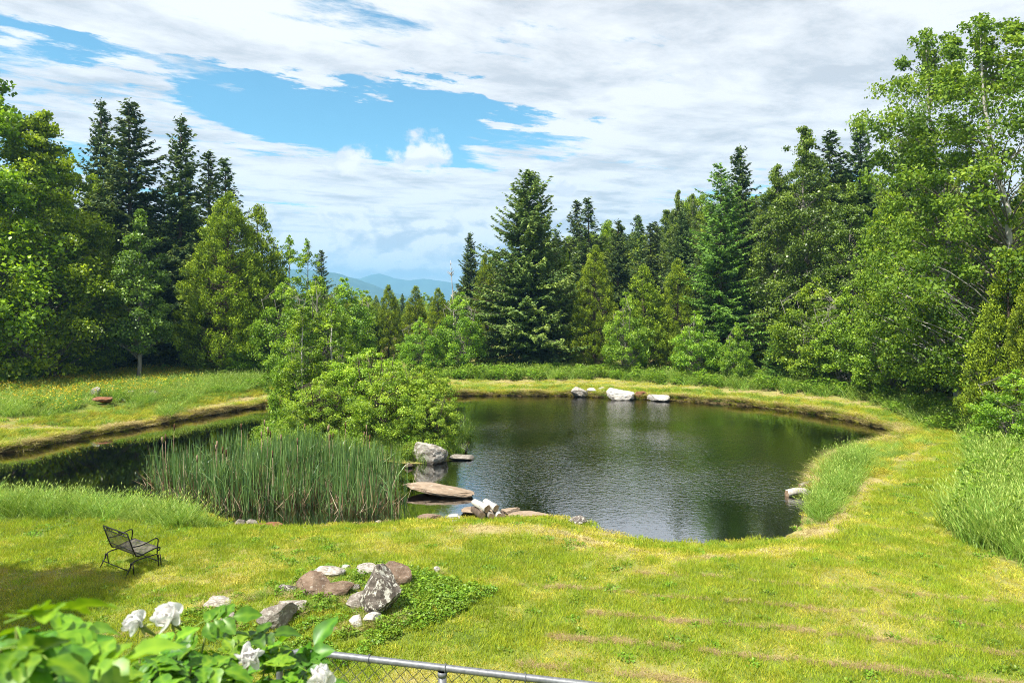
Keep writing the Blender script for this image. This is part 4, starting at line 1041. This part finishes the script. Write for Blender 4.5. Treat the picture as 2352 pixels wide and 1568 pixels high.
for x0, x1, v0, v1, mt, lb in [(539, 564, 1191, 1212, 'grey', 'slanting grey slab at the left end of the near shore stones'),
 (563, 594, 1193, 1211, 'grey', 'purplish-grey stone beside the slanting slab'), (585, 651, 1202, 1218, 'red', 'rust-red low stone on the near shore below the cattails'),
 (732, 772, 1207, 1213, 'brown', 'thin flat brown stone on the near shore'), (772, 792, 1203, 1211, 'grey', 'small rounded grey stone right of the thin brown one'),
 (792, 806, 1202, 1209, 'grey', 'tiny grey stone on the near shore below the cattails'), (838, 856, 1200, 1207, 'grey', 'low curved grey stone on the near shore, left of the last small one'),
 (862, 876, 1194, 1202, 'pale', 'small pale stone at the right end of the cattail shore'), (690, 712, 1210, 1217, 'pale', 'whitish low stone between the rust-red and the thin brown stones')]:
    rock(x0, x1, v0, v1, mt, lb, zw + .06, .7, group=G2)
for x0, x1, v0, v1, mt, lb, hf in [(1311, 1352, 887, 909, 'pale', 'whitish mottled rock, leftmost of the far shore rocks', .66), (1347, 1374, 886, 909, 'white', 'white rock with dark side, second of the far shore rocks', .9),
 (1371, 1397, 886, 905, 'white', 'white rock behind the grass tuft, third of the far shore rocks', .8), (1393, 1457, 881, 914, 'white', 'big white slanting boulder, largest of the far shore rocks', .5),
 (1458, 1485, 892, 914, 'red', 'reddish upright rock right of the big white boulder', .75), (1488, 1538, 898, 918, 'white', 'low white wedge rock, rightmost of the far shore rocks', .36)]:
    rock(x0, x1, v0, v1, mt, lb, zw, .7, hfac=hf * .82, group='rocks on the far shore', fwd=-.4)
for x0, x1, v0, v1, mt, lb in [(209, 232, 892, 917, 'pale', 'upright pale rock, leftmost in the meadow'), (215, 259, 913, 929, 'red', 'flat rust-red rock in the meadow'), (269, 292, 916, 928, 'white', 'small white rock right of the rust-red one'),
 (265, 277, 930, 941, 'grey', 'small grey stone in front of the small white meadow rock'), (329, 374, 897, 925, 'grey', 'grey rock in the meadow behind the white flat one'), (330, 382, 919, 939, 'white', 'white flat rock at the meadow edge, nearest the water'),
 (293, 307, 901, 907, 'pale', 'tiny pale stone deep in the meadow grass')]:
    rock(x0, x1, v0, v1, mt, lb, gz(*P((x0 + x1) / 2, v1, .2)), .7, group='rocks in the left meadow', lift=.10, fwd=.0)
rock(1844, 1868, 1126, 1144, 'dark', 'dark stone under the driftwood on the right shore', zw, .9)

# grass left standing where the mower cannot reach, round the foot of each stone
rng = np.random.default_rng(44); X_, Y_, H_ = [], [], []
for rx0, ry0, rw, rd, gr in ROCKS:
    if gr not in ('rocks in the lawn weed bed', 'rocks in the left meadow'): continue
    k_ = int(6 + 26 * (rw + rd)); an = rng.uniform(0, 6.283, k_); f_ = rng.uniform(.46, .60, k_)
    X_.append(rx0 + np.cos(an) * rw * f_ + rng.normal(0, .03, k_)); Y_.append(ry0 + np.sin(an) * rd * f_ + rng.normal(0, .03, k_)); H_.append(rng.uniform(.22, .55, k_))
x, y, hh = np.concatenate(X_), np.concatenate(Y_), np.concatenate(H_); n = len(x)
scatter('rim_grass', np.stack([x, y, ground_z(x, y)], 1), mid_src + fringe_src[:1], rng.integers(0, 6, n), np.stack([np.full(n, .45), np.full(n, .45), hh], 1), rng.uniform(0, 6.28, n), label='longer grass left standing round the foot of the rocks', cat='grass')

# ------------------------------------------------------------------ logs
m_cut, g = material('cut_wood')
pos = g.n('ShaderNodeTexCoord').outputs['Object']
c = g.ramp(g.noise(pos, 9.0, 5, .6), [(.3, (0.16, 0.10, 0.06)), (.7, (0.36, 0.25, 0.16))])
g.n('ShaderNodeOutputMaterial', {0: g.n('ShaderNodeBsdfPrincipled', {'Base Color': c, 'Roughness': .9})})
def log(x, y, z, r, L, yaw, pitch, bark, label, seed, cat_='log', group='firewood logs at the shore', bow=.0):
    rng = np.random.default_rng(seed); n = 12; k = 6; a_ = Acc(); t = np.linspace(0, 1, k)
    wob_ = 1 + .09 * rng.normal(size=n); an = np.arange(n) / n * 2 * np.pi; V = []
    for i in range(k):
        rr = r * wob_ * (1 + .05 * rng.normal(size=n)) * (1 - .12 * t[i]); V.append(np.stack([np.full(n, t[i] * L), rr * np.cos(an), rr * np.sin(an) + bow * math.sin(t[i] * 3.14) * L], 1))
    F = [(i * n + j, i * n + (j + 1) % n, (i + 1) * n + (j + 1) % n, (i + 1) * n + j) for i in range(k - 1) for j in range(n)]
    a_.add(np.concatenate(V), np.array(F))
    o = obj('log', None, None, (x, y, z), (0, pitch, yaw)); o.empty_display_size = .1; tag(o, label, cat_, group)
    obj('bark', a_.mesh('log_bark', bark, True), o)
    for i in (0, k - 1):
        e = Acc(); ring = V[i]; cn = ring.mean(0) + np.array([.004 if i else -.004, 0, 0]); ring2 = ring * np.array([1, .985, .985])
        e.add(np.concatenate([ring2, [cn]]), np.array([(j, (j + 1) % n, n) if i else ((j + 1) % n, j, n) for j in range(n)]))
        obj('cut_end', e.mesh('log_end', m_cut), o)
    return o
zl = WATER + .16
for i, (u, v, zz, r, L, yaw, bk, lb) in enumerate([
 (1107, 1183, .12, .085, .50, 118, B_brown, 'brown-ended log at the left bottom of the log pile'),
 (1129, 1187, .10, .080, .48, 112, B_grey, 'log in the bottom middle of the log pile'),
 (1147, 1188, .10, .085, .45, 105, B_birch, 'birch log at the right bottom of the log pile'),
 (1119, 1176, .26, .085, .55, 128, B_birch, 'white birch log slanting on the upper left of the log pile'),
 (1139, 1176, .27, .080, .52, 122, B_birch, 'white birch log on the very top of the log pile'),
 (1157, 1193, .07, .062, .35, 100, B_brown, 'short brown log at the right front of the log pile')]):
    d = 16.25 + (.0 if zz < .2 else .08); log(PX(u, d), d, zl + zz, r, L, R(yaw), R(-4), bk, lb, 60 + i)
x, y = P(1807, 1139, zw); log(x, y, zw + .06, .10, .62, R(14), R(-3), B_dead, 'bleached driftwood log lying in the water at the right shore', 70, 'driftwood', None, .06)
x, y = P(1838, 1128, zw); log(x, y, zw + .14, .07, .45, R(25), R(-8), B_grey, 'mossy short log behind the bleached driftwood', 71, 'driftwood', None, .03)

# ------------------------------------------------------------------ garden bench (iron glider with mesh seat)
m_iron, g = material('black_iron')
g.n('ShaderNodeOutputMaterial', {0: g.n('ShaderNodeBsdfPrincipled', {'Base Color': (0.018, 0.017, 0.016, 1), 'Roughness': .45, 'Metallic': .6})})
m_mesh, g = material('weathered_mesh')
n = g.noise(g.n('ShaderNodeTexCoord').outputs['Object'], 6.0, 4, .6)
g.n('ShaderNodeOutputMaterial', {0: g.n('ShaderNodeBsdfPrincipled', {'Base Color': g.ramp(n, [(.4, (0.03, 0.027, 0.024)), (.7, (0.20, 0.17, 0.15))]), 'Roughness': .6, 'Metallic': .3})})
bx_, by_ = P(303, 1303, 0.0)
face = R(57)      # the way the sitter looks
bench = tag(empty('garden_bench', (bx_, by_, gz(bx_, by_)), (0, 0, face)), 'black wrought-iron mesh garden bench on the lawn facing the pond', 'bench')
bench.scale = (.84, .84, .84)
Wd = .98; hw = Wd / 2
# local frame: +x the way the sitter looks, y along the width
def bpart(name, fn, mt=m_iron, parent=bench, smooth_=True):
    a_ = Acc(); fn(a_); return obj(name, a_.mesh('bench_' + name, mt, smooth_), parent)
def arc(p0, p1, p2, n=7):
    s = np.linspace(0, 1, n)[:, None]; return (1 - s) ** 2 * np.array(p0) + 2 * s * (1 - s) * np.array(p1) + s * s * np.array(p2)
def side(a_, y):
    a_.tube([(-.36, y, .90), (-.30, y, .72), (-.22, y, .48), (-.19, y, .41)], .014, 6)
    a_.tube(np.concatenate([arc((-.19, y, .41), (-.17, y, .34), (-.05, y, .36), 5), arc((-.05, y, .36), (.12, y, .40), (.30, y, .42), 5), arc((.30, y, .42), (.36, y, .42), (.35, y, .37), 4), arc((.35, y, .37), (.33, y, .33), (.28, y, .36), 4)]), .013, 6)
for y in (-hw, hw): bpart('side_frame', lambda a_, y=y: side(a_, y))
bpart('top_rail', lambda a_: (a_.tube([(-.36, -hw, .90), (-.375, -hw * .5, .905), (-.375, hw * .5, .905), (-.36, hw, .90)], .014, 6), a_.tube([(-.335, -hw, .815), (-.335, hw, .815)], .011, 6)))
def scroll(a_, y0):
    for k in range(3):
        c = y0 + (k - 1) * .095; s = np.linspace(0, 5.2, 14); r = .034 * (1 - s / 9)
        sgn = -1 if k == 0 else 1
        a_.tube(np.stack([-.352 - (r * np.sin(s)) * .25, c + sgn * r * np.cos(s), .858 + r * np.sin(s)], 1), .0065, 4)
    for k in range(5):
        c = y0 + (k - 2) * .055
        a_.kites(np.array([[-.352, c, .858]]), np.array([[.0, .6 if k % 2 else -.6, .8]]), np.array([[1., 0, 0]]), .06, .032, np.array([.5]))
for y0 in (-hw * .5, hw * .5): bpart('scroll_ornament', lambda a_, y0=y0: scroll(a_, y0))
def lattice(a_, pts_, ys, wline=.0055):
    pts_ = np.array(pts_)
    for y in ys:      # lines up the panel
        V = []
        for p in pts_: V += [(p[0], y - wline / 2, p[1]), (p[0], y + wline / 2, p[1])]
        k = len(pts_); a_.add(V, [(2 * i, 2 * i + 1, 2 * i + 3, 2 * i + 2) for i in range(k - 1)])
    for i in range(len(pts_)):      # lines across
        p = pts_[i]; q = pts_[min(i + 1, len(pts_) - 1)] - pts_[max(i - 1, 0)]; q = q / np.linalg.norm(q) * wline / 2
        a_.add([(p[0] - q[0], ys[0], p[1] - q[1]), (p[0] - q[0], ys[-1], p[1] - q[1]), (p[0] + q[0], ys[-1], p[1] + q[1]), (p[0] + q[0], ys[0], p[1] + q[1])], [(0, 1, 2, 3)])
ysl = np.linspace(-hw + .01, hw - .01, 74)
bk = [(np.interp(t, [0, 1], [-.19, -.335]), np.interp(t, [0, 1], [.41, .815])) for t in np.linspace(0, 1, 32)]
seat_c = np.concatenate([arc((-.19, 0, .41), (-.17, 0, .34), (-.05, 0, .36), 12), arc((-.05, 0, .36), (.12, 0, .40), (.30, 0, .42), 26), arc((.30, 0, .42), (.36, 0, .42), (.35, 0, .37), 7)])
bpart('backrest', lambda a_: lattice(a_, bk, ysl), m_mesh, smooth_=False)
bpart('seat', lambda a_: lattice(a_, seat_c[:, [0, 2]] + np.array([0, .004]), ysl, .0075), m_mesh, smooth_=False)
for y in (-hw - .03, hw + .03):
    bpart('armrest', lambda a_, y=y: a_.tube(np.concatenate([arc((-.265, y, .60), (-.10, y, .56), (.05, y, .60), 6), arc((.05, y, .60), (.20, y, .645), (.25, y, .64), 5), arc((.25, y, .64), (.30, y, .63), (.29, y, .55), 4), [(.27, y, .42), (.27, y, .30)]]), .013, 6))
    bpart('base_bar', lambda a_, y=y: a_.tube(np.concatenate([[(-.30, y, .16)], arc((-.30, y, .16), (-.30, y, .28), (-.18, y, .29), 5), arc((-.18, y, .29), (.15, y, .30), (.26, y, .29), 5), [(.30, y, .16)]]), .013, 6))
    for xx, ft in ((-.30, -.42), (.29, .31)):
        bpart('leg', lambda a_, y=y, xx=xx, ft=ft: (a_.tube([(xx, y, .20), ((xx + ft) / 2, y, .08), (ft, y, -.02)], .012, 6), a_.tube([(xx + .03, y - .02, .27), (xx + .05, y - .02, .10), (xx + .06, y - .02, -.02)], .012, 6), a_.tube([(xx, y, .27), (xx, y, .16)], .014, 6)))
bpart('stretcher', lambda a_: (a_.tube([(-.36, -hw - .03, .13), (-.36, hw + .03, .13)], .010, 6), a_.tube([(.29, -hw - .03, .13), (.29, hw + .03, .13)], .010, 6)))
bpart('back_brace', lambda a_: a_.tube([(-.235, -hw, .50), (-.235, hw, .50)], .010, 6))

# ------------------------------------------------------------------ chain-link fence below the terrace
m_galv, g = material('galvanised_steel')
n = g.noise(g.n('ShaderNodeTexCoord').outputs['Object'], 40.0, 4, .6)
g.n('ShaderNodeOutputMaterial', {0: g.n('ShaderNodeBsdfPrincipled', {'Base Color': g.ramp(n, [(.3, (0.10, 0.105, 0.115)), (.7, (0.19, 0.195, 0.205))]), 'Roughness': .5, 'Metallic': .35})})
ZR = CAM_H - 2.07
fa, fb_ = np.array((-1.17, 4.02)), np.array((1.35, 3.48)); fdir = (fb_ - fa) / np.linalg.norm(fb_ - fa)
flen = np.linalg.norm(fb_ - fa); fang = math.atan2(fdir[1], fdir[0])
fz = gz(fa[0], fa[1])
fence = tag(empty('chain_link_fence', (fa[0], fa[1], fz), (0, 0, fang)), 'grey chain-link fence with round top rail in front of the camera, below the roses', 'fence')
zr = ZR - fz
a_ = Acc(); a_.tube(np.concatenate([[(-.22, 0, -.15), (-.22, 0, zr - .25)], arc((-.22, 0, zr - .16), (-.22, 0, zr), (-.02, 0, zr), 9), [(.4, 0, zr), (flen * .6, 0, zr), (flen, 0, zr)]]), .019, 12)
obj('top_rail', a_.mesh('fence_rail', m_galv, True), fence)
pxs = [np.linalg.norm(np.array((PX(1017, 3.86), 3.86)) - fa), flen - .05]
for xx in pxs:
    a_ = Acc(); a_.tube([(xx, .0, -.15), (xx, .0, zr - .02)], .024, 12); a_.tube([(xx, 0, zr - .045), (xx, 0, zr - .02)], .028, 12)
    obj('post', a_.mesh('fence_post', m_galv, True), fence)
a_ = Acc(); pit = .078; kx = int((flen + .16) / pit); nz = int((zr - .05) / pit)
for i in range(kx):
    zz = np.arange(0, 2 * nz + 1); x0 = -.17 + i * pit
    sgn = np.where(zz % 2 == 0, 0, 1)
    p = np.stack([x0 + sgn * pit / 2, np.where(zz % 2 == 0, .004, -.004) + .028, zr - .012 - zz * pit / 2], 1)
    a_.tube(p, .0027, 4, .5, False)
    q = np.stack([x0 - sgn * pit / 2 + 0, np.where(zz % 2 == 0, -.004, .004) + .028, zr - .012 - zz * pit / 2], 1)
    a_.tube(q, .0027, 4, .5, False)
tag(obj('wire_mesh', a_.mesh('fence_wire', m_galv), fence), kind='stuff')
for i, xx in enumerate(np.arange(.35, flen, .46)):
    a_ = Acc(); an = np.linspace(0, 2 * np.pi * 1.2, 14); a_.tube(np.stack([xx + .006 * np.sin(an * .5), .024 * np.cos(an), zr + .024 * np.sin(an)], 1), .0024, 4)
    obj('wire_tie', a_.mesh('fence_tie', m_galv), fence)

# ------------------------------------------------------------------ white rose bush in the foreground
def leaflet(a_, base, axis, nrm_, L, W, tint, rng, curl=.25):
    axis = unit(np.array(axis)); nrm_ = np.array(nrm_); sdv = unit(np.cross(nrm_, axis)); nrm_ = np.cross(axis, sdv)
    k = 7; t = np.linspace(0, 1, k); wp = np.array([.06, .62, .95, 1, .82, .48, .03]) * W * .5
    V = []; T_ = []
    for i in range(k):
        c = np.array(base) + axis * (L * t[i]) - nrm_ * (curl * L * t[i] ** 2)
        ser = 1 + .06 * ((i % 2) * 2 - 1)
        for j, f in enumerate((-1, -.5, 0, .5, 1)):
            V.append(c + sdv * f * wp[i] * ser + nrm_ * (abs(f) ** 1.3 * wp[i] * .38 - .05 * W * (i % 2) * (f != 0))); T_.append(tint + (.28 if f == 0 else 0) + .10 * ((i % 2) * 2 - 1) * (f != 0))
    F = [(i * 5 + j, i * 5 + j + 1, i * 5 + j + 6, i * 5 + j + 5) for i in range(k - 1) for j in range(4)]
    a_.add(V, F, np.clip(np.array(T_) + rng.normal(0, .03, len(V)), 0, 1))
def rose_leaf_mesh(seed, n=3, L=.062):
    rng = np.random.default_rng(seed); a_ = Acc(); tint = rng.uniform(.2, .75)
    ln = .022 + .024 * n
    s = np.linspace(0, 1, 6); rp = np.stack([ln * s, .01 * np.sin(s * 3), -.25 * ln * s ** 2], 1); a_.tube(rp, .0016, 4, .8, False)
    for i in range(n):
        f = .35 + .6 * i / n
        p = np.array([ln * f, 0, -.25 * ln * f * f])
        for sg in (-1, 1):
            leaflet(a_, p, (.45 + rng.normal(0, .1), sg * .9, rng.normal(0, .15)), (0, -sg * .25 + rng.normal(0, .15), 1), L * rng.uniform(.8, 1.1) * (.8 + .2 * i / n), L * .62, tint + rng.normal(0, .07), rng, rng.uniform(.05, .4))
    leaflet(a_, rp[-1], (1, rng.normal(0, .1), -.2), (0, rng.normal(0, .2), 1), L * 1.15, L * .72, tint, rng, rng.uniform(.1, .4))
    return a_.mesh('rose_leaf', M_rose, True)
LEAVES = [rose_leaf_mesh(500 + i, 2 + i % 2, .062 + .007 * (i % 3)) for i in range(8)]
rx_, ry_ = -1.15, 1.75
bush = tag(empty('rose_bush', (rx_, ry_, gz(rx_, ry_))), 'white-flowering rose bush in the near left corner', 'bush')
bz = gz(rx_, ry_)
rng = np.random.default_rng(91)
def local(p): return np.array(p) - np.array([rx_, ry_, bz])
canes = []
def cane(u, v, d):
    tip = np.array([PX(u, d), d, ZV(v, d)])
    st = np.array([rx_ + rng.normal(0, .12), ry_ + rng.normal(0, .12), bz - .05])
    mid = st * .45 + tip * .55 + np.array([rng.normal(0, .06), rng.normal(0, .06), .25])
    p = arc(st, mid, tip, 9); a_ = Acc(); a_.tube(local(p), np.linspace(.008, .0025, 9), 6)
    obj('cane', a_.mesh('rose_cane', M_rosestem, True), bush); canes.append(p)
    return p
M_rosestem = leaf_material('rose_stem', (0.10, 0.10, 0.03), (0.14, 0.17, 0.04), (0.2, 0.22, 0.06), 0, .6, .2)
def put_leaf(pos_, yaw, pitch, roll=0.0, s=1.0, k=None):
    o = obj('leaf', LEAVES[int(rng.integers(8)) if k is None else k], bush, tuple(local(pos_)), (roll, pitch, yaw), (s, s, s))
    return o
def at_px(u, v, d): return np.array([PX(u, d), d, ZV(v, d)])
CANES = [(40, 1440, .95), (0, 1490, .9), (-40, 1450, 1.0), (90, 1560, .95), (180, 1570, 1.05), (110, 1570, 1.0), (200, 1590, 1.25), (250, 1590, 1.35), (320, 1500, 1.75), (405, 1500, 1.72), (470, 1465, 1.8), (440, 1530, 1.6), (370, 1570, 1.5),
         (400, 1560, 1.6), (520, 1550, 1.75), (450, 1600, 1.55), (560, 1500, 1.85), (610, 1520, 1.9), (570, 1560, 1.8), (700, 1545, 1.95), (640, 1580, 1.85), (735, 1600, 1.8), (500, 1600, 1.6), (300, 1590, 1.4), (150, 1600, 1.15),
         (60, 1610, 1.0), (680, 1610, 1.8), (620, 1560, 1.9), (730, 1570, 2.0), (560, 1610, 1.6), (250, 1600, 1.15), (20, 1560, .95)]
nleaf = 0
for (u, v, d) in CANES:
    p = cane(u, v, d)
    for j in range(3):
        f = 1 - .05 * j; q = np.array([np.interp(f, np.linspace(0, 1, 9), p[:, k]) for k in range(3)])
        put_leaf(q, rng.uniform(0, 6.28), rng.uniform(-.5, .3), rng.normal(0, .35), rng.uniform(.8, 1.1))
top_u = [-80, 60, 130, 150, 270, 300, 480, 500, 540, 590, 640, 690, 750, 770]
top_v = [1470, 1425, 1490, 1600, 1590, 1505, 1455, 1500, 1540, 1490, 1540, 1520, 1535, 1600]
for _ in range(260):
    u = rng.uniform(-70, 765); v = np.interp(u, top_u, top_v) + rng.random() ** .8 * 190
    d = np.interp(u, [0, 200, 320, 765], [.98, 1.2, 1.62, 1.95]) * rng.uniform(.92, 1.12)
    put_leaf(at_px(u, v, d), rng.uniform(0, 6.28), rng.uniform(-.5, .45), rng.normal(0, .4), rng.uniform(.6, .88))
# leaves that stand out
put_leaf(at_px(10, 1430, .92), R(5), R(-25), R(-20), .9, 1); put_leaf(at_px(445, 1440, 1.8), R(10), R(-20), R(30), 1.0, 3)
put_leaf(at_px(690, 1550, 1.9), R(60), R(-60), 0, 1.1, 2); put_leaf(at_px(560, 1470, 1.85), R(20), R(-15), R(10), 1.0, 4)
# flowers
m_stamen, g = material('stamens')
g.n('ShaderNodeOutputMaterial', {0: g.n('ShaderNodeBsdfPrincipled', {'Base Color': (0.75, 0.5, 0.08, 1), 'Roughness': .7})})
def petal_mesh(seed, L, W, cup):
    rng = np.random.default_rng(seed); a_ = Acc(); k, m_ = 8, 7; V = []
    for i in range(k):
        t = i / (k - 1); w_ = W * math.sin(math.pi * min(.965, .07 + .90 * t ** .85)) ** .55
        for j in range(m_):
            f = j / (m_ - 1) * 2 - 1
            ang = t * cup
            r = L * t * (1 - .12 * (1 - f * f < .15)) * (1 - .10 * math.exp(-(f / .22) ** 2) * (t > .9))
            V.append((r * math.cos(ang * .8), w_ * .5 * f, r * math.sin(ang * .8) + .35 * w_ * f * f * .5 + .015 * L * math.sin(f * 5 + seed) * t))
    F = [(i * m_ + j, i * m_ + j + 1, (i + 1) * m_ + j + 1, (i + 1) * m_ + j) for i in range(k - 1) for j in range(m_ - 1)]
    a_.add(V, F, .5 + rng.normal(0, .1)); return a_.mesh('petal', M_petal, True)
PET = [petal_mesh(600 + i, .046, .068, .75 + .16 * i) for i in range(4)]
def flower(u, v, d, s, axis, spin, cup_set, label, open_=.3):
    o = obj('flower', None, bush, tuple(local(at_px(u, v, d)))); o.empty_display_size = .02; o['label'] = label
    o.rotation_euler = (Vector(axis).to_track_quat('Z', 'Y') @ Matrix.Rotation(spin, 3, 'Z').to_quaternion()).to_euler()
    for i in range(5):
        obj('petal', PET[(cup_set + i) % 4], o, (0, 0, .001 * i), (.30, -open_ - .05 * (i % 2), i * 2 * math.pi / 5 + rng.normal(0, .05)), (s, s, s))
    for i in range(3):
        obj('petal', PET[(cup_set + i + 1) % 4], o, (0, 0, .006), (.3, -open_ - .5, i * 2 * math.pi / 3 + .5), (s * .72, s * .72, s * .72))
    a_ = Acc()
    for i in range(30):
        an = rng.uniform(0, 6.28); rr = rng.uniform(.003, .012); a_.tube([(0, 0, .004), (rr * math.cos(an), rr * math.sin(an), .018)], .0009, 3)
    obj('stamens', a_.mesh('rose_stamens', m_stamen), o)
    a_ = Acc()
    for i in range(5):
        an = i * 1.257 + .6; a_.kites(np.array([[.014 * math.cos(an), .014 * math.sin(an), -.012]]), np.array([[math.cos(an), math.sin(an), -.6]]), np.array([[0, 0, 1.]]), .034, .008, np.array([.8]))
    a_.tube([(0, 0, 0), (0, 0, -.016), (0, 0, -.05)], [.004, .006, .0025], 6, .6)
    obj('sepals', a_.mesh('rose_sepals', M_rosestem), o)
flower(320, 1436, 1.66, .80, (-.5, -.5, .7), .3, 1, 'left flower of the pair of white roses', .35)
flower(392, 1424, 1.64, .98, (-.2, -.62, .75), 1.0, 0, 'large right flower of the pair of white roses', .3)
flower(570, 1514, 1.68, .95, (.35, -.65, .65), .2, 2, 'white rose half closed, facing sideways', .45)
flower(736, 1566, 1.66, .9, (.2, -.3, .9), .7, 3, 'white rose cut by the lower edge of the frame', .4)

# ------------------------------------------------------------------ summer haze over the whole valley
# box: from below the lowest ground to just over the peaks
m_haze, g = material('summer_haze')
g.n('ShaderNodeOutputMaterial', {'Volume': g.n('ShaderNodeVolumePrincipled', {'Color': (0.30, 0.66, 1.0, 1), 'Density': 0.00036, 'Anisotropy': 0.2}).outputs[0]})
a_ = Acc(); a_.box((0, 0, 92), (10400, 10400, 224))
tag(obj('haze', a_.mesh('haze', m_haze, False, False)), 'thin summer haze lying over the whole valley', 'haze', kind='stuff')
print('SCENE BUILT', len(bpy.data.objects), 'objects')
